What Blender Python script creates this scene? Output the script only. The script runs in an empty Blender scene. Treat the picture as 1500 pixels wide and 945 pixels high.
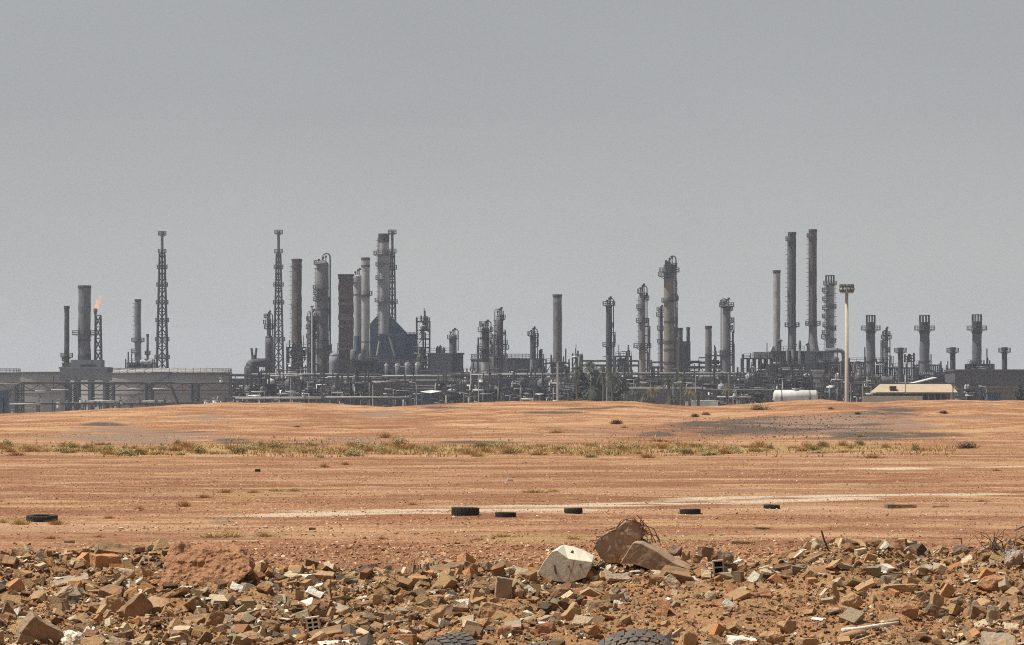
import bpy, bmesh, math, random
import numpy as np
from mathutils import Vector, Matrix

R = math.radians
C = bpy.context.scene.collection
rng = random.Random(11)
nrng = np.random.default_rng(11)
F = 6000.0          # focal length of the photograph, in its pixels
H = 2.7             # camera height
HY = 590.0          # horizon row of the photograph

def PX(px, Y): return (px - 750.0) * Y / F
def PZ(py, Y): return H + (HY - py) * Y / F

# ------------------------------------------------------------------ noise
def _hash(ix, iy, seed):
    h = (ix.astype(np.int64) * 374761393 + iy.astype(np.int64) * 668265263 + seed * 974634777) & 0xFFFFFFFF
    h = ((h ^ (h >> 13)) * 1274126177) & 0xFFFFFFFF
    h = (h ^ (h >> 16)) & 0xFFFFFFFF
    return h / 4294967295.0

def vnoise(x, y, seed=0):
    x = np.asarray(x, float); y = np.asarray(y, float)
    ix = np.floor(x); iy = np.floor(y)
    fx = x - ix; fy = y - iy
    fx = fx * fx * (3 - 2 * fx); fy = fy * fy * (3 - 2 * fy)
    a = _hash(ix, iy, seed); b = _hash(ix + 1, iy, seed)
    c = _hash(ix, iy + 1, seed); d = _hash(ix + 1, iy + 1, seed)
    return (a + (b - a) * fx) * (1 - fy) + (c + (d - c) * fx) * fy - 0.5

def fbm(x, y, seed=0, octv=4, gain=0.5):
    t = 0; a = 1.0
    for k in range(octv):
        t = t + a * vnoise(x * 2 ** k, y * 2 ** k, seed + 17 * k); a *= gain
    return t

def sstep(t):
    t = np.clip(t, 0, 1); return t * t * (3 - 2 * t)

# ------------------------------------------------------------------ materials
def new_mat(name):
    m = bpy.data.materials.new(name); m.use_nodes = True
    nt = m.node_tree
    return m, nt, nt.nodes['Principled BSDF']

def nd(nt, t, **kw):
    n = nt.nodes.new(t)
    for k, v in kw.items():
        if k.startswith('i_'):
            n.inputs[k[2:].replace('_', ' ')].default_value = v
        else:
            setattr(n, k, v)
    return n

def mix(nt, fac, a, b, blend='MIX'):
    n = nt.nodes.new('ShaderNodeMix'); n.data_type = 'RGBA'; n.blend_type = blend
    for s, v in ((0, fac), (6, a), (7, b)):
        if isinstance(v, (int, float)): n.inputs[s].default_value = v
        elif isinstance(v, tuple): n.inputs[s].default_value = (*v[:3], 1)
        else: nt.links.new(v, n.inputs[s])
    return n.outputs[2]

def ramp(nt, src, p0, p1, c0=(0, 0, 0), c1=(1, 1, 1)):
    n = nt.nodes.new('ShaderNodeValToRGB')
    n.color_ramp.elements[0].position = p0; n.color_ramp.elements[1].position = p1
    n.color_ramp.elements[0].color = (*c0, 1); n.color_ramp.elements[1].color = (*c1, 1)
    nt.links.new(src, n.inputs[0]); return n.outputs[0]

def noise(nt, vec, scale, detail=4, rough=0.6):
    n = nd(nt, 'ShaderNodeTexNoise'); n.inputs['Scale'].default_value = scale
    n.inputs['Detail'].default_value = detail; n.inputs['Roughness'].default_value = rough
    if vec is not None: nt.links.new(vec, n.inputs['Vector'])
    return n.outputs['Fac']

def mapped(nt, scale):
    tc = nd(nt, 'ShaderNodeTexCoord'); mp = nd(nt, 'ShaderNodeMapping')
    mp.inputs['Scale'].default_value = scale
    nt.links.new(tc.outputs['Object'], mp.inputs['Vector']); return mp.outputs[0]

def bump(nt, bsdf, h, strength, dist=0.02):
    b = nd(nt, 'ShaderNodeBump'); b.inputs['Strength'].default_value = strength
    b.inputs['Distance'].default_value = dist
    nt.links.new(h, b.inputs['Height']); nt.links.new(b.outputs[0], bsdf.inputs['Normal'])

MATS = {}
def plant_mat(key, col, stain, amount=0.5, rough=0.75, metallic=0.0, vs=0.06):
    """weathered paint / steel / brick: two tones broken up by vertical streaks and blotches"""
    m, nt, b = new_mat(key)
    streak = noise(nt, mapped(nt, (0.8, 0.8, vs)), 1.0, 5, 0.65)
    blot = noise(nt, mapped(nt, (0.35, 0.35, 0.35)), 1.0, 4, 0.7)
    f1 = ramp(nt, streak, 0.42, 0.68); f2 = ramp(nt, blot, 0.38, 0.7)
    c = mix(nt, f1, col, tuple(a * (1 - amount) + s * amount for a, s in zip(col, stain)))
    g = nd(nt, 'ShaderNodeMath', operation='MULTIPLY'); nt.links.new(f2, g.inputs[0]); g.inputs[1].default_value = 0.6
    c = mix(nt, g.outputs[0], c, stain)
    nt.links.new(c, b.inputs['Base Color'])
    b.inputs['Roughness'].default_value = rough; b.inputs['Metallic'].default_value = metallic
    MATS[key] = m
    return m

plant_mat('dark_steel', (0.055, 0.058, 0.066), (0.09, 0.075, 0.065))
plant_mat('soot', (0.030, 0.031, 0.034), (0.055, 0.048, 0.044))
plant_mat('grey_steel', (0.15, 0.155, 0.17), (0.085, 0.085, 0.09))
plant_mat('stack_grey', (0.20, 0.195, 0.195), (0.11, 0.105, 0.10))
plant_mat('light_steel', (0.38, 0.38, 0.38), (0.22, 0.215, 0.21))
plant_mat('pale_steel', (0.48, 0.48, 0.475), (0.28, 0.27, 0.26))
plant_mat('white_paint', (0.70, 0.70, 0.67), (0.40, 0.39, 0.36), 0.55)
plant_mat('rust_brick', (0.100, 0.067, 0.056), (0.055, 0.043, 0.040), 0.7)
plant_mat('brown_stack', (0.108, 0.082, 0.072), (0.06, 0.052, 0.050), 0.7)
plant_mat('tan_paint', (0.25, 0.212, 0.175), (0.15, 0.125, 0.105), 0.5)
plant_mat('tank_grey', (0.34, 0.32, 0.305), (0.26, 0.24, 0.23), 0.5)
plant_mat('slate_clad', (0.075, 0.115, 0.175), (0.055, 0.085, 0.13), 0.5)
plant_mat('panel_blue', (0.20, 0.215, 0.25), (0.15, 0.155, 0.18), 0.5)
plant_mat('dark_wall', (0.085, 0.078, 0.085), (0.055, 0.052, 0.06), 0.5)
plant_mat('brown_wall', (0.19, 0.14, 0.115), (0.12, 0.09, 0.08), 0.5)
plant_mat('tan_roof', (0.46, 0.355, 0.24), (0.34, 0.26, 0.17), 0.6)
plant_mat('mast_beige', (0.52, 0.42, 0.32), (0.36, 0.285, 0.215), 0.5)
plant_mat('lamp_dark', (0.10, 0.085, 0.06), (0.05, 0.045, 0.04), 0.5)
plant_mat('red_paint', (0.42, 0.07, 0.05), (0.25, 0.06, 0.05), 0.4)
plant_mat('rubber_far', (0.022, 0.022, 0.022), (0.05, 0.04, 0.032), 0.5, rough=0.9)
plant_mat('bark', (0.11, 0.085, 0.06), (0.06, 0.05, 0.04), 0.5)

def leaf_mat(key, a, b_):
    m, nt, b = new_mat(key)
    at = nd(nt, 'ShaderNodeAttribute'); at.attribute_name = 'shade'
    c = mix(nt, at.outputs['Fac'], a, b_)
    nt.links.new(c, b.inputs['Base Color']); b.inputs['Roughness'].default_value = 0.8
    MATS[key] = m
leaf_mat('palm_leaf', (0.028, 0.038, 0.021), (0.065, 0.074, 0.04))
leaf_mat('palm_leaf_dry', (0.10, 0.085, 0.03), (0.20, 0.14, 0.05))
leaf_mat('tree_leaf', (0.022, 0.028, 0.018), (0.05, 0.058, 0.034))
leaf_mat('bush_olive', (0.22, 0.175, 0.058), (0.41, 0.325, 0.13))
leaf_mat('bush_straw', (0.34, 0.23, 0.075), (0.56, 0.41, 0.17))
leaf_mat('bush_rust', (0.33, 0.17, 0.06), (0.50, 0.29, 0.12))
leaf_mat('bush_dark', (0.09, 0.05, 0.025), (0.20, 0.12, 0.06))

# rubble materials: stone of one colour each, rough with grain and dust
def stone_mat(key, col, col2, grain=1.0, rough=0.92, dirt=0.7):
    m, nt, b = new_mat(key)
    v = mapped(nt, (1, 1, 1))
    n1 = noise(nt, v, 9.0, 6, 0.7); n2 = noise(nt, v, 45.0, 4, 0.7)
    c = mix(nt, ramp(nt, n1, 0.35, 0.68), col, col2)
    dark = ramp(nt, n2, 0.30, 0.52, (0.62, 0.58, 0.55), (1, 1, 1))
    c = mix(nt, 0.55, c, dark, 'MULTIPLY')
    n3 = noise(nt, v, 3.5, 5, 0.7)
    c = mix(nt, ramp(nt, n3, 0.44, 0.66, (0, 0, 0), (dirt, dirt, dirt)), c, (0.42, 0.215, 0.10))
    nt.links.new(c, b.inputs['Base Color']); b.inputs['Roughness'].default_value = rough
    ad = nd(nt, 'ShaderNodeMath', operation='ADD'); nt.links.new(n1, ad.inputs[0]); nt.links.new(n2, ad.inputs[1])
    bump(nt, b, ad.outputs[0], 0.65 * grain, 0.02)
    MATS[key] = m

STONE = {
    'tan': ((0.37, 0.225, 0.112), (0.50, 0.33, 0.18)),
    'brown': ((0.19, 0.118, 0.060), (0.29, 0.185, 0.098)),
    'orange': ((0.42, 0.20, 0.09), (0.52, 0.28, 0.14)),
    'red-brown': ((0.25, 0.11, 0.06), (0.35, 0.17, 0.095)),
    'grey': ((0.29, 0.235, 0.16), (0.42, 0.35, 0.25)),
    'dark grey': ((0.105, 0.085, 0.065), (0.19, 0.15, 0.115)),
    'pale': ((0.52, 0.415, 0.265), (0.64, 0.54, 0.375)),
    'white': ((0.76, 0.71, 0.60), (0.86, 0.82, 0.73)),
}
for k, (a, b_) in STONE.items():
    stone_mat('stone_' + k, a, b_)
stone_mat('block_white', (0.60, 0.54, 0.42), (0.68, 0.63, 0.51), 0.35, 0.92, 0.15)
stone_mat('slab_brown', (0.30, 0.20, 0.13), (0.36, 0.25, 0.17), 0.5)
stone_mat('earth_clod', (0.44, 0.22, 0.11), (0.34, 0.165, 0.08), 1.6)
stone_mat('timber', (0.30, 0.21, 0.13), (0.20, 0.14, 0.09), 0.8)
stone_mat('rubber', (0.075, 0.073, 0.07), (0.14, 0.13, 0.115), 0.5, 0.9, 0.3)
stone_mat('rust_iron', (0.075, 0.04, 0.026), (0.13, 0.065, 0.04), 0.6, 0.8)
stone_mat('sack_cloth', (0.30, 0.27, 0.24), (0.42, 0.38, 0.33), 0.8)
stone_mat('crack_dark', (0.03, 0.026, 0.022), (0.05, 0.04, 0.03), 0.3)
stone_mat('blue_plastic', (0.10, 0.14, 0.17), (0.18, 0.22, 0.24), 0.3, 0.6)

# ------------------------------------------------------------------ mesh builder
class MB:
    def __init__(s): s.v = []; s.f = []; s.n = 0
    def add(s, v, f):
        v = np.asarray(v, float).reshape(-1, 3)
        s.v.append(v); n = s.n
        s.f.extend([tuple(i + n for i in q) for q in f]); s.n += len(v); return s
    def box(s, x0, x1, y0, y1, z0, z1):
        v = [(x0, y0, z0), (x1, y0, z0), (x1, y1, z0), (x0, y1, z0), (x0, y0, z1), (x1, y0, z1), (x1, y1, z1), (x0, y1, z1)]
        return s.add(v, [(3, 2, 1, 0), (4, 5, 6, 7), (0, 1, 5, 4), (1, 2, 6, 5), (2, 3, 7, 6), (3, 0, 4, 7)])
    def tube(s, p, q, r, n=6, r2=None):
        return s.path([p, q], r, n, r2)
    def path(s, pts, r, n=6, r2=None):
        pts = [Vector(p) for p in pts]; m = len(pts); rings = []
        for i, p in enumerate(pts):
            d = (pts[min(i + 1, m - 1)] - pts[max(i - 1, 0)]).normalized()
            a = Vector((0, 0, 1)) if abs(d.z) < 0.9 else Vector((1, 0, 0))
            u = d.cross(a).normalized(); w = d.cross(u)
            rr = r if r2 is None else r + (r2 - r) * i / max(1, m - 1)
            rings += [p + (u * math.cos(2 * math.pi * k / n) + w * math.sin(2 * math.pi * k / n)) * rr for k in range(n)]
        f = []
        for i in range(m - 1):
            for k in range(n):
                a, b = i * n + k, i * n + (k + 1) % n
                f.append((a, b, b + n, a + n))
        f.append(tuple(range(n - 1, -1, -1))); f.append(tuple((m - 1) * n + k for k in range(n)))
        return s.add([tuple(v) for v in rings], f)
    def lathe(s, cx, cy, prof, n=20, rough=0.0, seed=0, cap=True):
        """prof: list of (radius, z) bottom to top"""
        v = []
        rr = random.Random(seed)
        for (r, z) in prof:
            ox = rr.uniform(-1, 1) * rough * r; oy = rr.uniform(-1, 1) * rough * r; k0 = 1 + rr.uniform(-1, 1) * rough * 0.8
            for k in range(n):
                a = 2 * math.pi * k / n
                q = r * k0 * (1 + rr.uniform(-1, 1) * rough * 0.3)
                v.append((cx + ox + q * math.cos(a), cy + oy + q * math.sin(a), z))
        f = []
        for i in range(len(prof) - 1):
            for k in range(n):
                a, b = i * n + k, i * n + (k + 1) % n
                f.append((a, b, b + n, a + n))
        if cap:
            f.append(tuple(range(n - 1, -1, -1))); f.append(tuple((len(prof) - 1) * n + k for k in range(n)))
        return s.add(v, f)
    def drum(s, p, q, r, n=14, head=0.35):
        """horizontal vessel with dished heads"""
        p, q = Vector(p), Vector(q); d = (q - p).normalized()
        pts = []; rad = []
        for t, k in ((-head, 0.05), (-head * 0.8, 0.6), (-head * 0.4, 0.9), (0, 1.0)):
            pts.append(p + d * t * r); rad.append(r * k)
        for t, k in ((0, 1.0), (head * 0.4, 0.9), (head * 0.8, 0.6), (head, 0.05)):
            pts.append(q + d * t * r); rad.append(r * k)
        a = Vector((0, 0, 1)) if abs(d.z) < 0.9 else Vector((1, 0, 0))
        u = d.cross(a).normalized(); w = d.cross(u); v = []
        for c, k in zip(pts, rad):
            v += [tuple(c + (u * math.cos(2 * math.pi * j / n) + w * math.sin(2 * math.pi * j / n)) * k) for j in range(n)]
        f = []
        for i in range(len(pts) - 1):
            for j in range(n):
                a0, b0 = i * n + j, i * n + (j + 1) % n
                f.append((a0, b0, b0 + n, a0 + n))
        f.append(tuple(range(n - 1, -1, -1))); f.append(tuple((len(pts) - 1) * n + j for j in range(n)))
        return s.add(v, f)
    def build(s, name, mat, parent=None, smooth=False, origin=None):
        me = bpy.data.meshes.new(name)
        v = np.concatenate(s.v) if s.v else np.zeros((0, 3))
        if parent is not None:
            root = parent
            while root.parent is not None: root = root.parent
            v = v - np.array(root.location)
        elif origin is not None: v = v - np.array(origin)
        me.from_pydata(v.tolist(), [], s.f)
        me.materials.append(MATS[mat] if isinstance(mat, str) else mat)
        if smooth: me.polygons.foreach_set('use_smooth', [True] * len(me.polygons))
        me.update()
        o = bpy.data.objects.new(name, me); C.objects.link(o)
        if parent is not None: o.parent = parent
        elif origin is not None: o.location = origin
        return o

def tag(o, label=None, cat=None, group=None, kind=None):
    if label: o['label'] = label
    if cat: o['category'] = cat
    if group: o['group'] = group
    if kind: o['kind'] = kind
    return o

def thing(name, label, cat, loc, group=None):
    o = bpy.data.objects.new(name, None); C.objects.link(o); o.location = loc
    o.empty_display_size = 0.5
    return tag(o, label, cat, group, 'thing')

def grid_mesh(name, xs, ys, zfun, mat, kind='structure', attrs=None):
    """a sheet of quads over xs times ys"""
    X, Y = np.meshgrid(xs, ys); Z = zfun(X, Y)
    nx, ny = len(xs), len(ys)
    co = np.stack([X, Y, Z], -1).reshape(-1, 3).astype(np.float32)
    i = np.arange(nx * ny).reshape(ny, nx)
    q = np.stack([i[:-1, :-1], i[:-1, 1:], i[1:, 1:], i[1:, :-1]], -1).reshape(-1, 4).astype(np.int32)
    me = bpy.data.meshes.new(name)
    me.vertices.add(len(co)); me.vertices.foreach_set('co', co.ravel())
    me.loops.add(q.size); me.loops.foreach_set('vertex_index', q.ravel())
    me.polygons.add(len(q)); me.polygons.foreach_set('loop_start', np.arange(0, q.size, 4, dtype=np.int32))
    me.update(calc_edges=True)
    me.polygons.foreach_set('use_smooth', np.ones(len(q), dtype=bool))
    for nm, fn in (attrs or {}).items():
        a = me.attributes.new(nm, 'FLOAT', 'POINT'); a.data.foreach_set('value', fn(X, Y, Z).ravel().astype(np.float32))
    me.materials.append(mat)
    o = bpy.data.objects.new(name, me); C.objects.link(o); o['kind'] = kind
    return o

# ------------------------------------------------------------------ terrain
CREST = [(-2500, 612), (-400, 612), (0, 608), (60, 605), (110, 603), (200, 597), (270, 593.5), (340, 590.5), (430, 590), (500, 593), (570, 596),
         (640, 592), (700, 589.5), (760, 587.5), (850, 587.5), (925, 588.5), (960, 593), (1000, 595.5), (1060, 594), (1110, 591),
         (1150, 587.5), (1205, 585), (1240, 588.5), (1290, 589.5), (1330, 586.5), (1400, 585.5), (1460, 587), (1500, 587.5), (1900, 588), (4000, 590)]
_cx = np.array([(c[0] - 750) * 400 / F for c in CREST]); _cz = np.array([H + (HY - c[1]) * 400 / F for c in CREST])
SCR = [((20, 598), 90, 4)]

def gz(x, y):
    x = np.asarray(x, float); y = np.asarray(y, float)
    crest_y = 400 + 14 * vnoise(x / 25, 0 * x, 3)
    zc = np.interp(x, _cx, _cz)
    t = np.clip((y - 258) / (crest_y - 258), 0, 1)
    up = 0.55 * t + 0.45 * t * t * (3 - 2 * t)
    z = zc * up
    z = z + up * (1 - up) * 2.0 * fbm(x / 16, y / 11, 5, 4)
    z = z + 0.30 * up * (1 - up) * 4 * np.maximum(0, fbm(x / 5, y / 4, 8, 3))
    z = z + up * 0.20 * np.maximum(-0.2, fbm(x / 3.5, y / 3, 15, 3)) + 0.14 * sstep((up - .03) / .2) * np.abs(fbm(x / 9, y / 2.6, 16, 3)) - 0.03
    down = sstep((y - crest_y) / 150)
    z = np.where(y > crest_y, zc * (1 - down) - 2.0 * down, z)
    near = np.clip(1 - (y - 250) / 60, 0, 1)
    z = z + near * 0.045 * fbm(x / 1.1, y / 0.9, 19, 2) + near * (0.05 * fbm(x / 7, y / 2.2, 9, 4) + 0.10 * np.maximum(0, fbm(x / 22, y / 9, 12, 3)))
    return z

def bank_crest(px):
    pts = [(-500, 812), (0, 806), (60, 808), (120, 806), (220, 806), (300, 815), (370, 828), (430, 834), (520, 833), (600, 834), (660, 828), (740, 826),
           (790, 834), (870, 826), (960, 824), (1000, 828), (1030, 823), (1090, 822), (1120, 820), (1150, 814), (1200, 804), (1300, 802), (1370, 806),
           (1430, 800), (1480, 790), (1560, 778), (2200, 776)]
    return np.interp(px, [p[0] for p in pts], [p[1] for p in pts])

BC = 33.6
def bz(x, y, fine=True):
    """surface of the rubble bank"""
    x = np.asarray(x, float); y = np.asarray(y, float)
    yc = BC + 1.0 * vnoise(x / 1.7, 0 * x + 3.3, 21)
    px = 750 + x / BC * F
    zc = H + (HY - bank_crest(px)) * yc / F - 0.03
    z30 = 0.88
    t = (y - 30.0) / (yc - 30.0)
    front = z30 + (zc - z30) * (0.8 * t + 0.2 * sstep(t))
    front = np.where(t < 0, z30 + t * 0.5, front)
    d = np.clip((y - yc) / 5.0, 0, 1)
    back = zc * (1 - sstep(d * 0.97)) - 0.25 * sstep(d)
    z = np.where(y > yc, back, front)
    amp = np.clip(1.15 - 0.55 * np.abs(y - yc) / 4, 0.35, 1)
    z = z + amp * (0.14 * fbm(x / 0.85, y / 0.7, 31, 3) - 0.01)
    z = z - 0.10 * np.exp(-((x - 0.905) / 0.34) ** 2 - ((y - 30.15) / 0.45) ** 2)      # dips round the tyres
    z = z - 0.05 * np.exp(-((x - 0.22) / 0.28) ** 2 - ((y - 30.1) / 0.40) ** 2)
    z = z - 0.13 * np.exp(-((x - 1.72) / 0.10) ** 2 - ((y - 32.05) / 0.25) ** 2)       # washed out hollow in the soil slope
    z = z - 0.07 * np.exp(-((x - 2.0) / 0.07) ** 2 - ((y - 31.9) / 0.22) ** 2)
    # eroded soil slope in the middle right: a shallow gully and a spill cone
    g = np.exp(-((x - 2.1) / 0.35) ** 2 - ((y - 32.3) / 0.45) ** 2); z = z - 0.10 * g
    g = np.exp(-((x - 1.45) / 0.8) ** 2 - ((y - 31.6) / 0.9) ** 2); z = z + 0.08 * g
    if fine:
        z = z + 0.06 * fbm(x / 0.22, y / 0.22, 41, 3) + 0.02 * np.maximum(0, vnoise(x / 0.06, y / 0.06, 43)) + 0.012 * vnoise(x / 0.045, y / 0.045, 44)
    e = np.maximum(sstep((np.abs(x) - 11) / 3.5), sstep((27.5 - y) / 1.5))
    return z * (1 - e) - 0.4 * e

def on_bank(px, py):
    """the point of the bank seen at a pixel of the photograph (falls back to the crest)"""
    ys = np.arange(29.3, 36.0, 0.02)
    zr = H + (HY - py) * ys / F
    zb = bz((px - 750) / F * ys, ys, False)
    hit = np.nonzero(zb >= zr)[0]
    y = float(ys[hit[0]]) if len(hit) else float(ys[np.argmin(zr - zb)])
    return PX(px, y), y

def on_field(px, py):
    ys = np.arange(45.0, 415.0, 0.25)
    zr = H + (HY - py) * ys / F
    zb = gz((px - 750) / F * ys, ys)
    hit = np.nonzero(zb >= zr)[0]
    y = float(ys[hit[0]]) if len(hit) else 398.0
    x = PX(px, y)
    return x, y, float(gz(x, y))
# ------------------------------------------------------------------ light, sky, air, camera
def set_world():
    sc = bpy.context.scene
    w = bpy.data.worlds.new('World'); sc.world = w; w.use_nodes = True
    nt = w.node_tree; bg = nt.nodes['Background']
    sky = nt.nodes.new('ShaderNodeTexSky'); sky.sky_type = 'NISHITA'; sky.sun_disc = False
    sx, sy, sz = SUN
    sky.sun_elevation = math.asin(sz / math.sqrt(sx * sx + sy * sy + sz * sz))
    sky.sun_rotation = math.atan2(sx, sy)
    sky.air_density = 1.0; sky.dust_density = 0.0; sky.ozone_density = 1.0; sky.altitude = 0
    hs = nt.nodes.new('ShaderNodeHueSaturation'); hs.inputs['Saturation'].default_value = SKY_SAT
    hs.inputs['Value'].default_value = 1.0
    nt.links.new(sky.outputs[0], hs.inputs['Color']); tc = nt.nodes.new('ShaderNodeTexCoord'); mp = nt.nodes.new('ShaderNodeMapping'); mp.inputs['Scale'].default_value = (5, 5, 14)
    nt.links.new(tc.outputs['Generated'], mp.inputs['Vector']); nz = nt.nodes.new('ShaderNodeTexNoise'); nz.inputs['Scale'].default_value = 1.0; nz.inputs['Detail'].default_value = 4
    nt.links.new(mp.outputs[0], nz.inputs['Vector']); mr = nt.nodes.new('ShaderNodeMapRange'); mr.inputs['From Min'].default_value = .3; mr.inputs['From Max'].default_value = .7; mr.inputs['To Min'].default_value = .95; mr.inputs['To Max'].default_value = 1.05
    nt.links.new(nz.outputs['Fac'], mr.inputs['Value']); vm = nt.nodes.new('ShaderNodeVectorMath'); vm.operation = 'SCALE'
    nt.links.new(hs.outputs[0], vm.inputs[0]); nt.links.new(mr.outputs[0], vm.inputs['Scale']); nt.links.new(vm.outputs[0], bg.inputs['Color'])
    bg.inputs['Strength'].default_value = SKY_STRENGTH
    L = bpy.data.lights.new('sun', 'SUN'); L.energy = SUN_STRENGTH; L.angle = R(0.53); L.color = (1.0, 0.95, 0.87)
    o = bpy.data.objects.new('sun', L); C.objects.link(o)
    o.rotation_euler = Vector(SUN).to_track_quat('Z', 'Y').to_euler()
    v = sc.view_settings; v.view_transform = 'Standard'; v.look = 'None'; v.gamma = 1; v.exposure = EXPOSURE
    cam = bpy.data.cameras.new('camera'); cam.lens = F * 36 / 1500; cam.sensor_width = 36; cam.sensor_fit = 'HORIZONTAL'
    cam.shift_y = (HY - 472.5) / 1500
    cam.clip_start = 0.5; cam.clip_end = 20000
    co = bpy.data.objects.new('camera', cam); C.objects.link(co)
    co.location = (0, 0, H); co.rotation_euler = (R(90), 0, 0)
    sc.camera = co
    sc.cycles.volume_bounces = 1; sc.cycles.max_bounces = 6; sc.cycles.diffuse_bounces = 2
    sc.cycles.use_denoising = False; sc.cycles.use_adaptive_sampling = False
    try: sc.cycles.sampling_pattern = 'BLUE_NOISE'
    except Exception: pass
    sc.cycles.sample_clamp_indirect = 8.0; sc.cycles.pixel_filter_type = 'BLACKMAN_HARRIS'; sc.cycles.filter_width = 1.1

SUN = (-0.45, -0.04, 0.89)
SKY_SAT = 0.17; SKY_STRENGTH = 0.051; SUN_STRENGTH = 5.0; EXPOSURE = 0.27
HAZE = 0.000105; HAZE_COL = (0.63, 0.72, 0.88)
set_world()

def make_haze():
    m = bpy.data.materials.new('haze'); m.use_nodes = True; nt = m.node_tree
    for n in list(nt.nodes):
        if n.type != 'OUTPUT_MATERIAL': nt.nodes.remove(n)
    pv = nt.nodes.new('ShaderNodeVolumePrincipled')
    pv.inputs['Color'].default_value = (*HAZE_COL, 1); pv.inputs['Density'].default_value = HAZE
    pv.inputs['Anisotropy'].default_value = 0.2
    nt.links.new(pv.outputs[0], nt.nodes['Material Output'].inputs['Volume'])
    MATS['haze'] = m
    b = MB().box(-3100, 3100, -90, 6100, -8, 95)
    tag(b.build('haze', 'haze'), kind='stuff')
make_haze()

# ------------------------------------------------------------------ ground
def ground_mat():
    m, nt, b = new_mat('desert_soil')
    v = mapped(nt, (1, 1, 1))
    streak = noise(nt, mapped(nt, (0.045, 0.5, 1)), 1.0, 6, 0.62)
    fine_streak = noise(nt, mapped(nt, (0.35, 2.6, 1)), 1.0, 5, 0.7)
    grain = noise(nt, mapped(nt, (4.5, 1.0, 2)), 1.0, 6, 0.78)
    grit = noise(nt, v, 9.0, 4, 0.75)
    c = mix(nt, ramp(nt, streak, 0.33, 0.68), (0.335, 0.135, 0.046), (0.45, 0.222, 0.088))
    c = mix(nt, ramp(nt, fine_streak, 0.36, 0.7, (0, 0, 0), (0.6, 0.6, 0.6)), c, (0.30, 0.145, 0.072))
    lines = noise(nt, mapped(nt, (0.14, 0.42, 1)), 1.0, 5, 0.72)
    c = mix(nt, ramp(nt, lines, 0.50, 0.60, (0, 0, 0), (0.9, 0.9, 0.9)), c, (0.21, 0.075, 0.028))
    c = mix(nt, ramp(nt, lines, 0.34, 0.44, (0.75, 0.75, 0.75), (0, 0, 0)), c, (0.60, 0.38, 0.21))
    c = mix(nt, ramp(nt, grain, 0.52, 0.74, (0, 0, 0), (0.75, 0.75, 0.75)), c, (0.57, 0.37, 0.22))
    speck = noise(nt, mapped(nt, (11, 1.6, 4)), 1.0, 3, 0.8)
    c = mix(nt, ramp(nt, speck, 0.53, 0.64, (0, 0, 0), (0.85, 0.85, 0.85)), c, (0.19, 0.075, 0.032))
    c = mix(nt, ramp(nt, speck, 0.34, 0.45, (0.7, 0.7, 0.7), (0, 0, 0)), c, (0.66, 0.44, 0.25))
    for sc_, lo, hi, amt, col in (((0.07, 0.16, 1), .485, .57, .6, (0.235, 0.082, 0.030)), ((0.045, 0.055, 1), .49, .58, .55, (0.225, 0.082, 0.032)), ((0.10, 0.24, 1), .53, .61, .6, (0.60, 0.37, 0.18)), ((0.03, 0.075, 1), .52, .60, .5, (0.58, 0.36, 0.20))):
        bl = noise(nt, mapped(nt, sc_), 1.0, 6, 0.68)
        c = mix(nt, ramp(nt, bl, lo, hi, (0, 0, 0), (amt, amt, amt)), c, col)
    def layer(c, name, col, lo, hi, nz):
        at = nd(nt, 'ShaderNodeAttribute'); at.attribute_name = name
        mu = nd(nt, 'ShaderNodeMath', operation='MULTIPLY'); nt.links.new(at.outputs['Fac'], mu.inputs[0])
        ad = nd(nt, 'ShaderNodeMath', operation='ADD'); nt.links.new(nz, ad.inputs[0]); ad.inputs[1].default_value = 0.5
        nt.links.new(ad.outputs[0], mu.inputs[1])
        return mix(nt, ramp(nt, mu.outputs[0], lo, hi), c, col)
    c = layer(c, 'pale', (0.60, 0.47, 0.33), 0.30, 0.70, fine_streak)
    c = layer(c, 'ash', (0.10, 0.066, 0.046), 0.22, 0.55, lines)
    c = layer(c, 'grey', (0.27, 0.17, 0.115), 0.30, 0.72, lines)
    c = layer(c, 'straw', (0.40, 0.26, 0.10), 0.36, 0.78, grain)
    c = layer(c, 'yard', (0.25, 0.21, 0.17), 0.2, 0.6, grain)
    nt.links.new(c, b.inputs['Base Color']); b.inputs['Roughness'].default_value = 0.95
    ad = nd(nt, 'ShaderNodeMath', operation='ADD'); nt.links.new(grain, ad.inputs[0]); nt.links.new(grit, ad.inputs[1])
    bump(nt, b, ad.outputs[0], 0.9, 0.12)
    return m

def px_of(x, y, z):
    yy = np.maximum(y, 20)
    return 750 + x / yy * F, HY + (H - z) / yy * F

def line_mask(pts, hw):
    """soil band along a line of ground points, given in metres"""
    P = [(PX(p[0], Y := F * H / (p[1] - HY)), Y) for p in pts]
    P.sort(key=lambda p: p[0])
    xs = np.array([p[0] for p in P]); ys = np.array([p[1] for p in P])
    def f(x, y):
        d = np.abs(y - np.interp(x, xs, ys)) / hw
        e = np.where((x < xs[0]) | (x > xs[-1]), np.exp(-np.minimum(np.abs(x - xs[0]), np.abs(x - xs[-1])) / 1.5), 1)
        return np.exp(-d ** 2) * e
    return f

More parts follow.
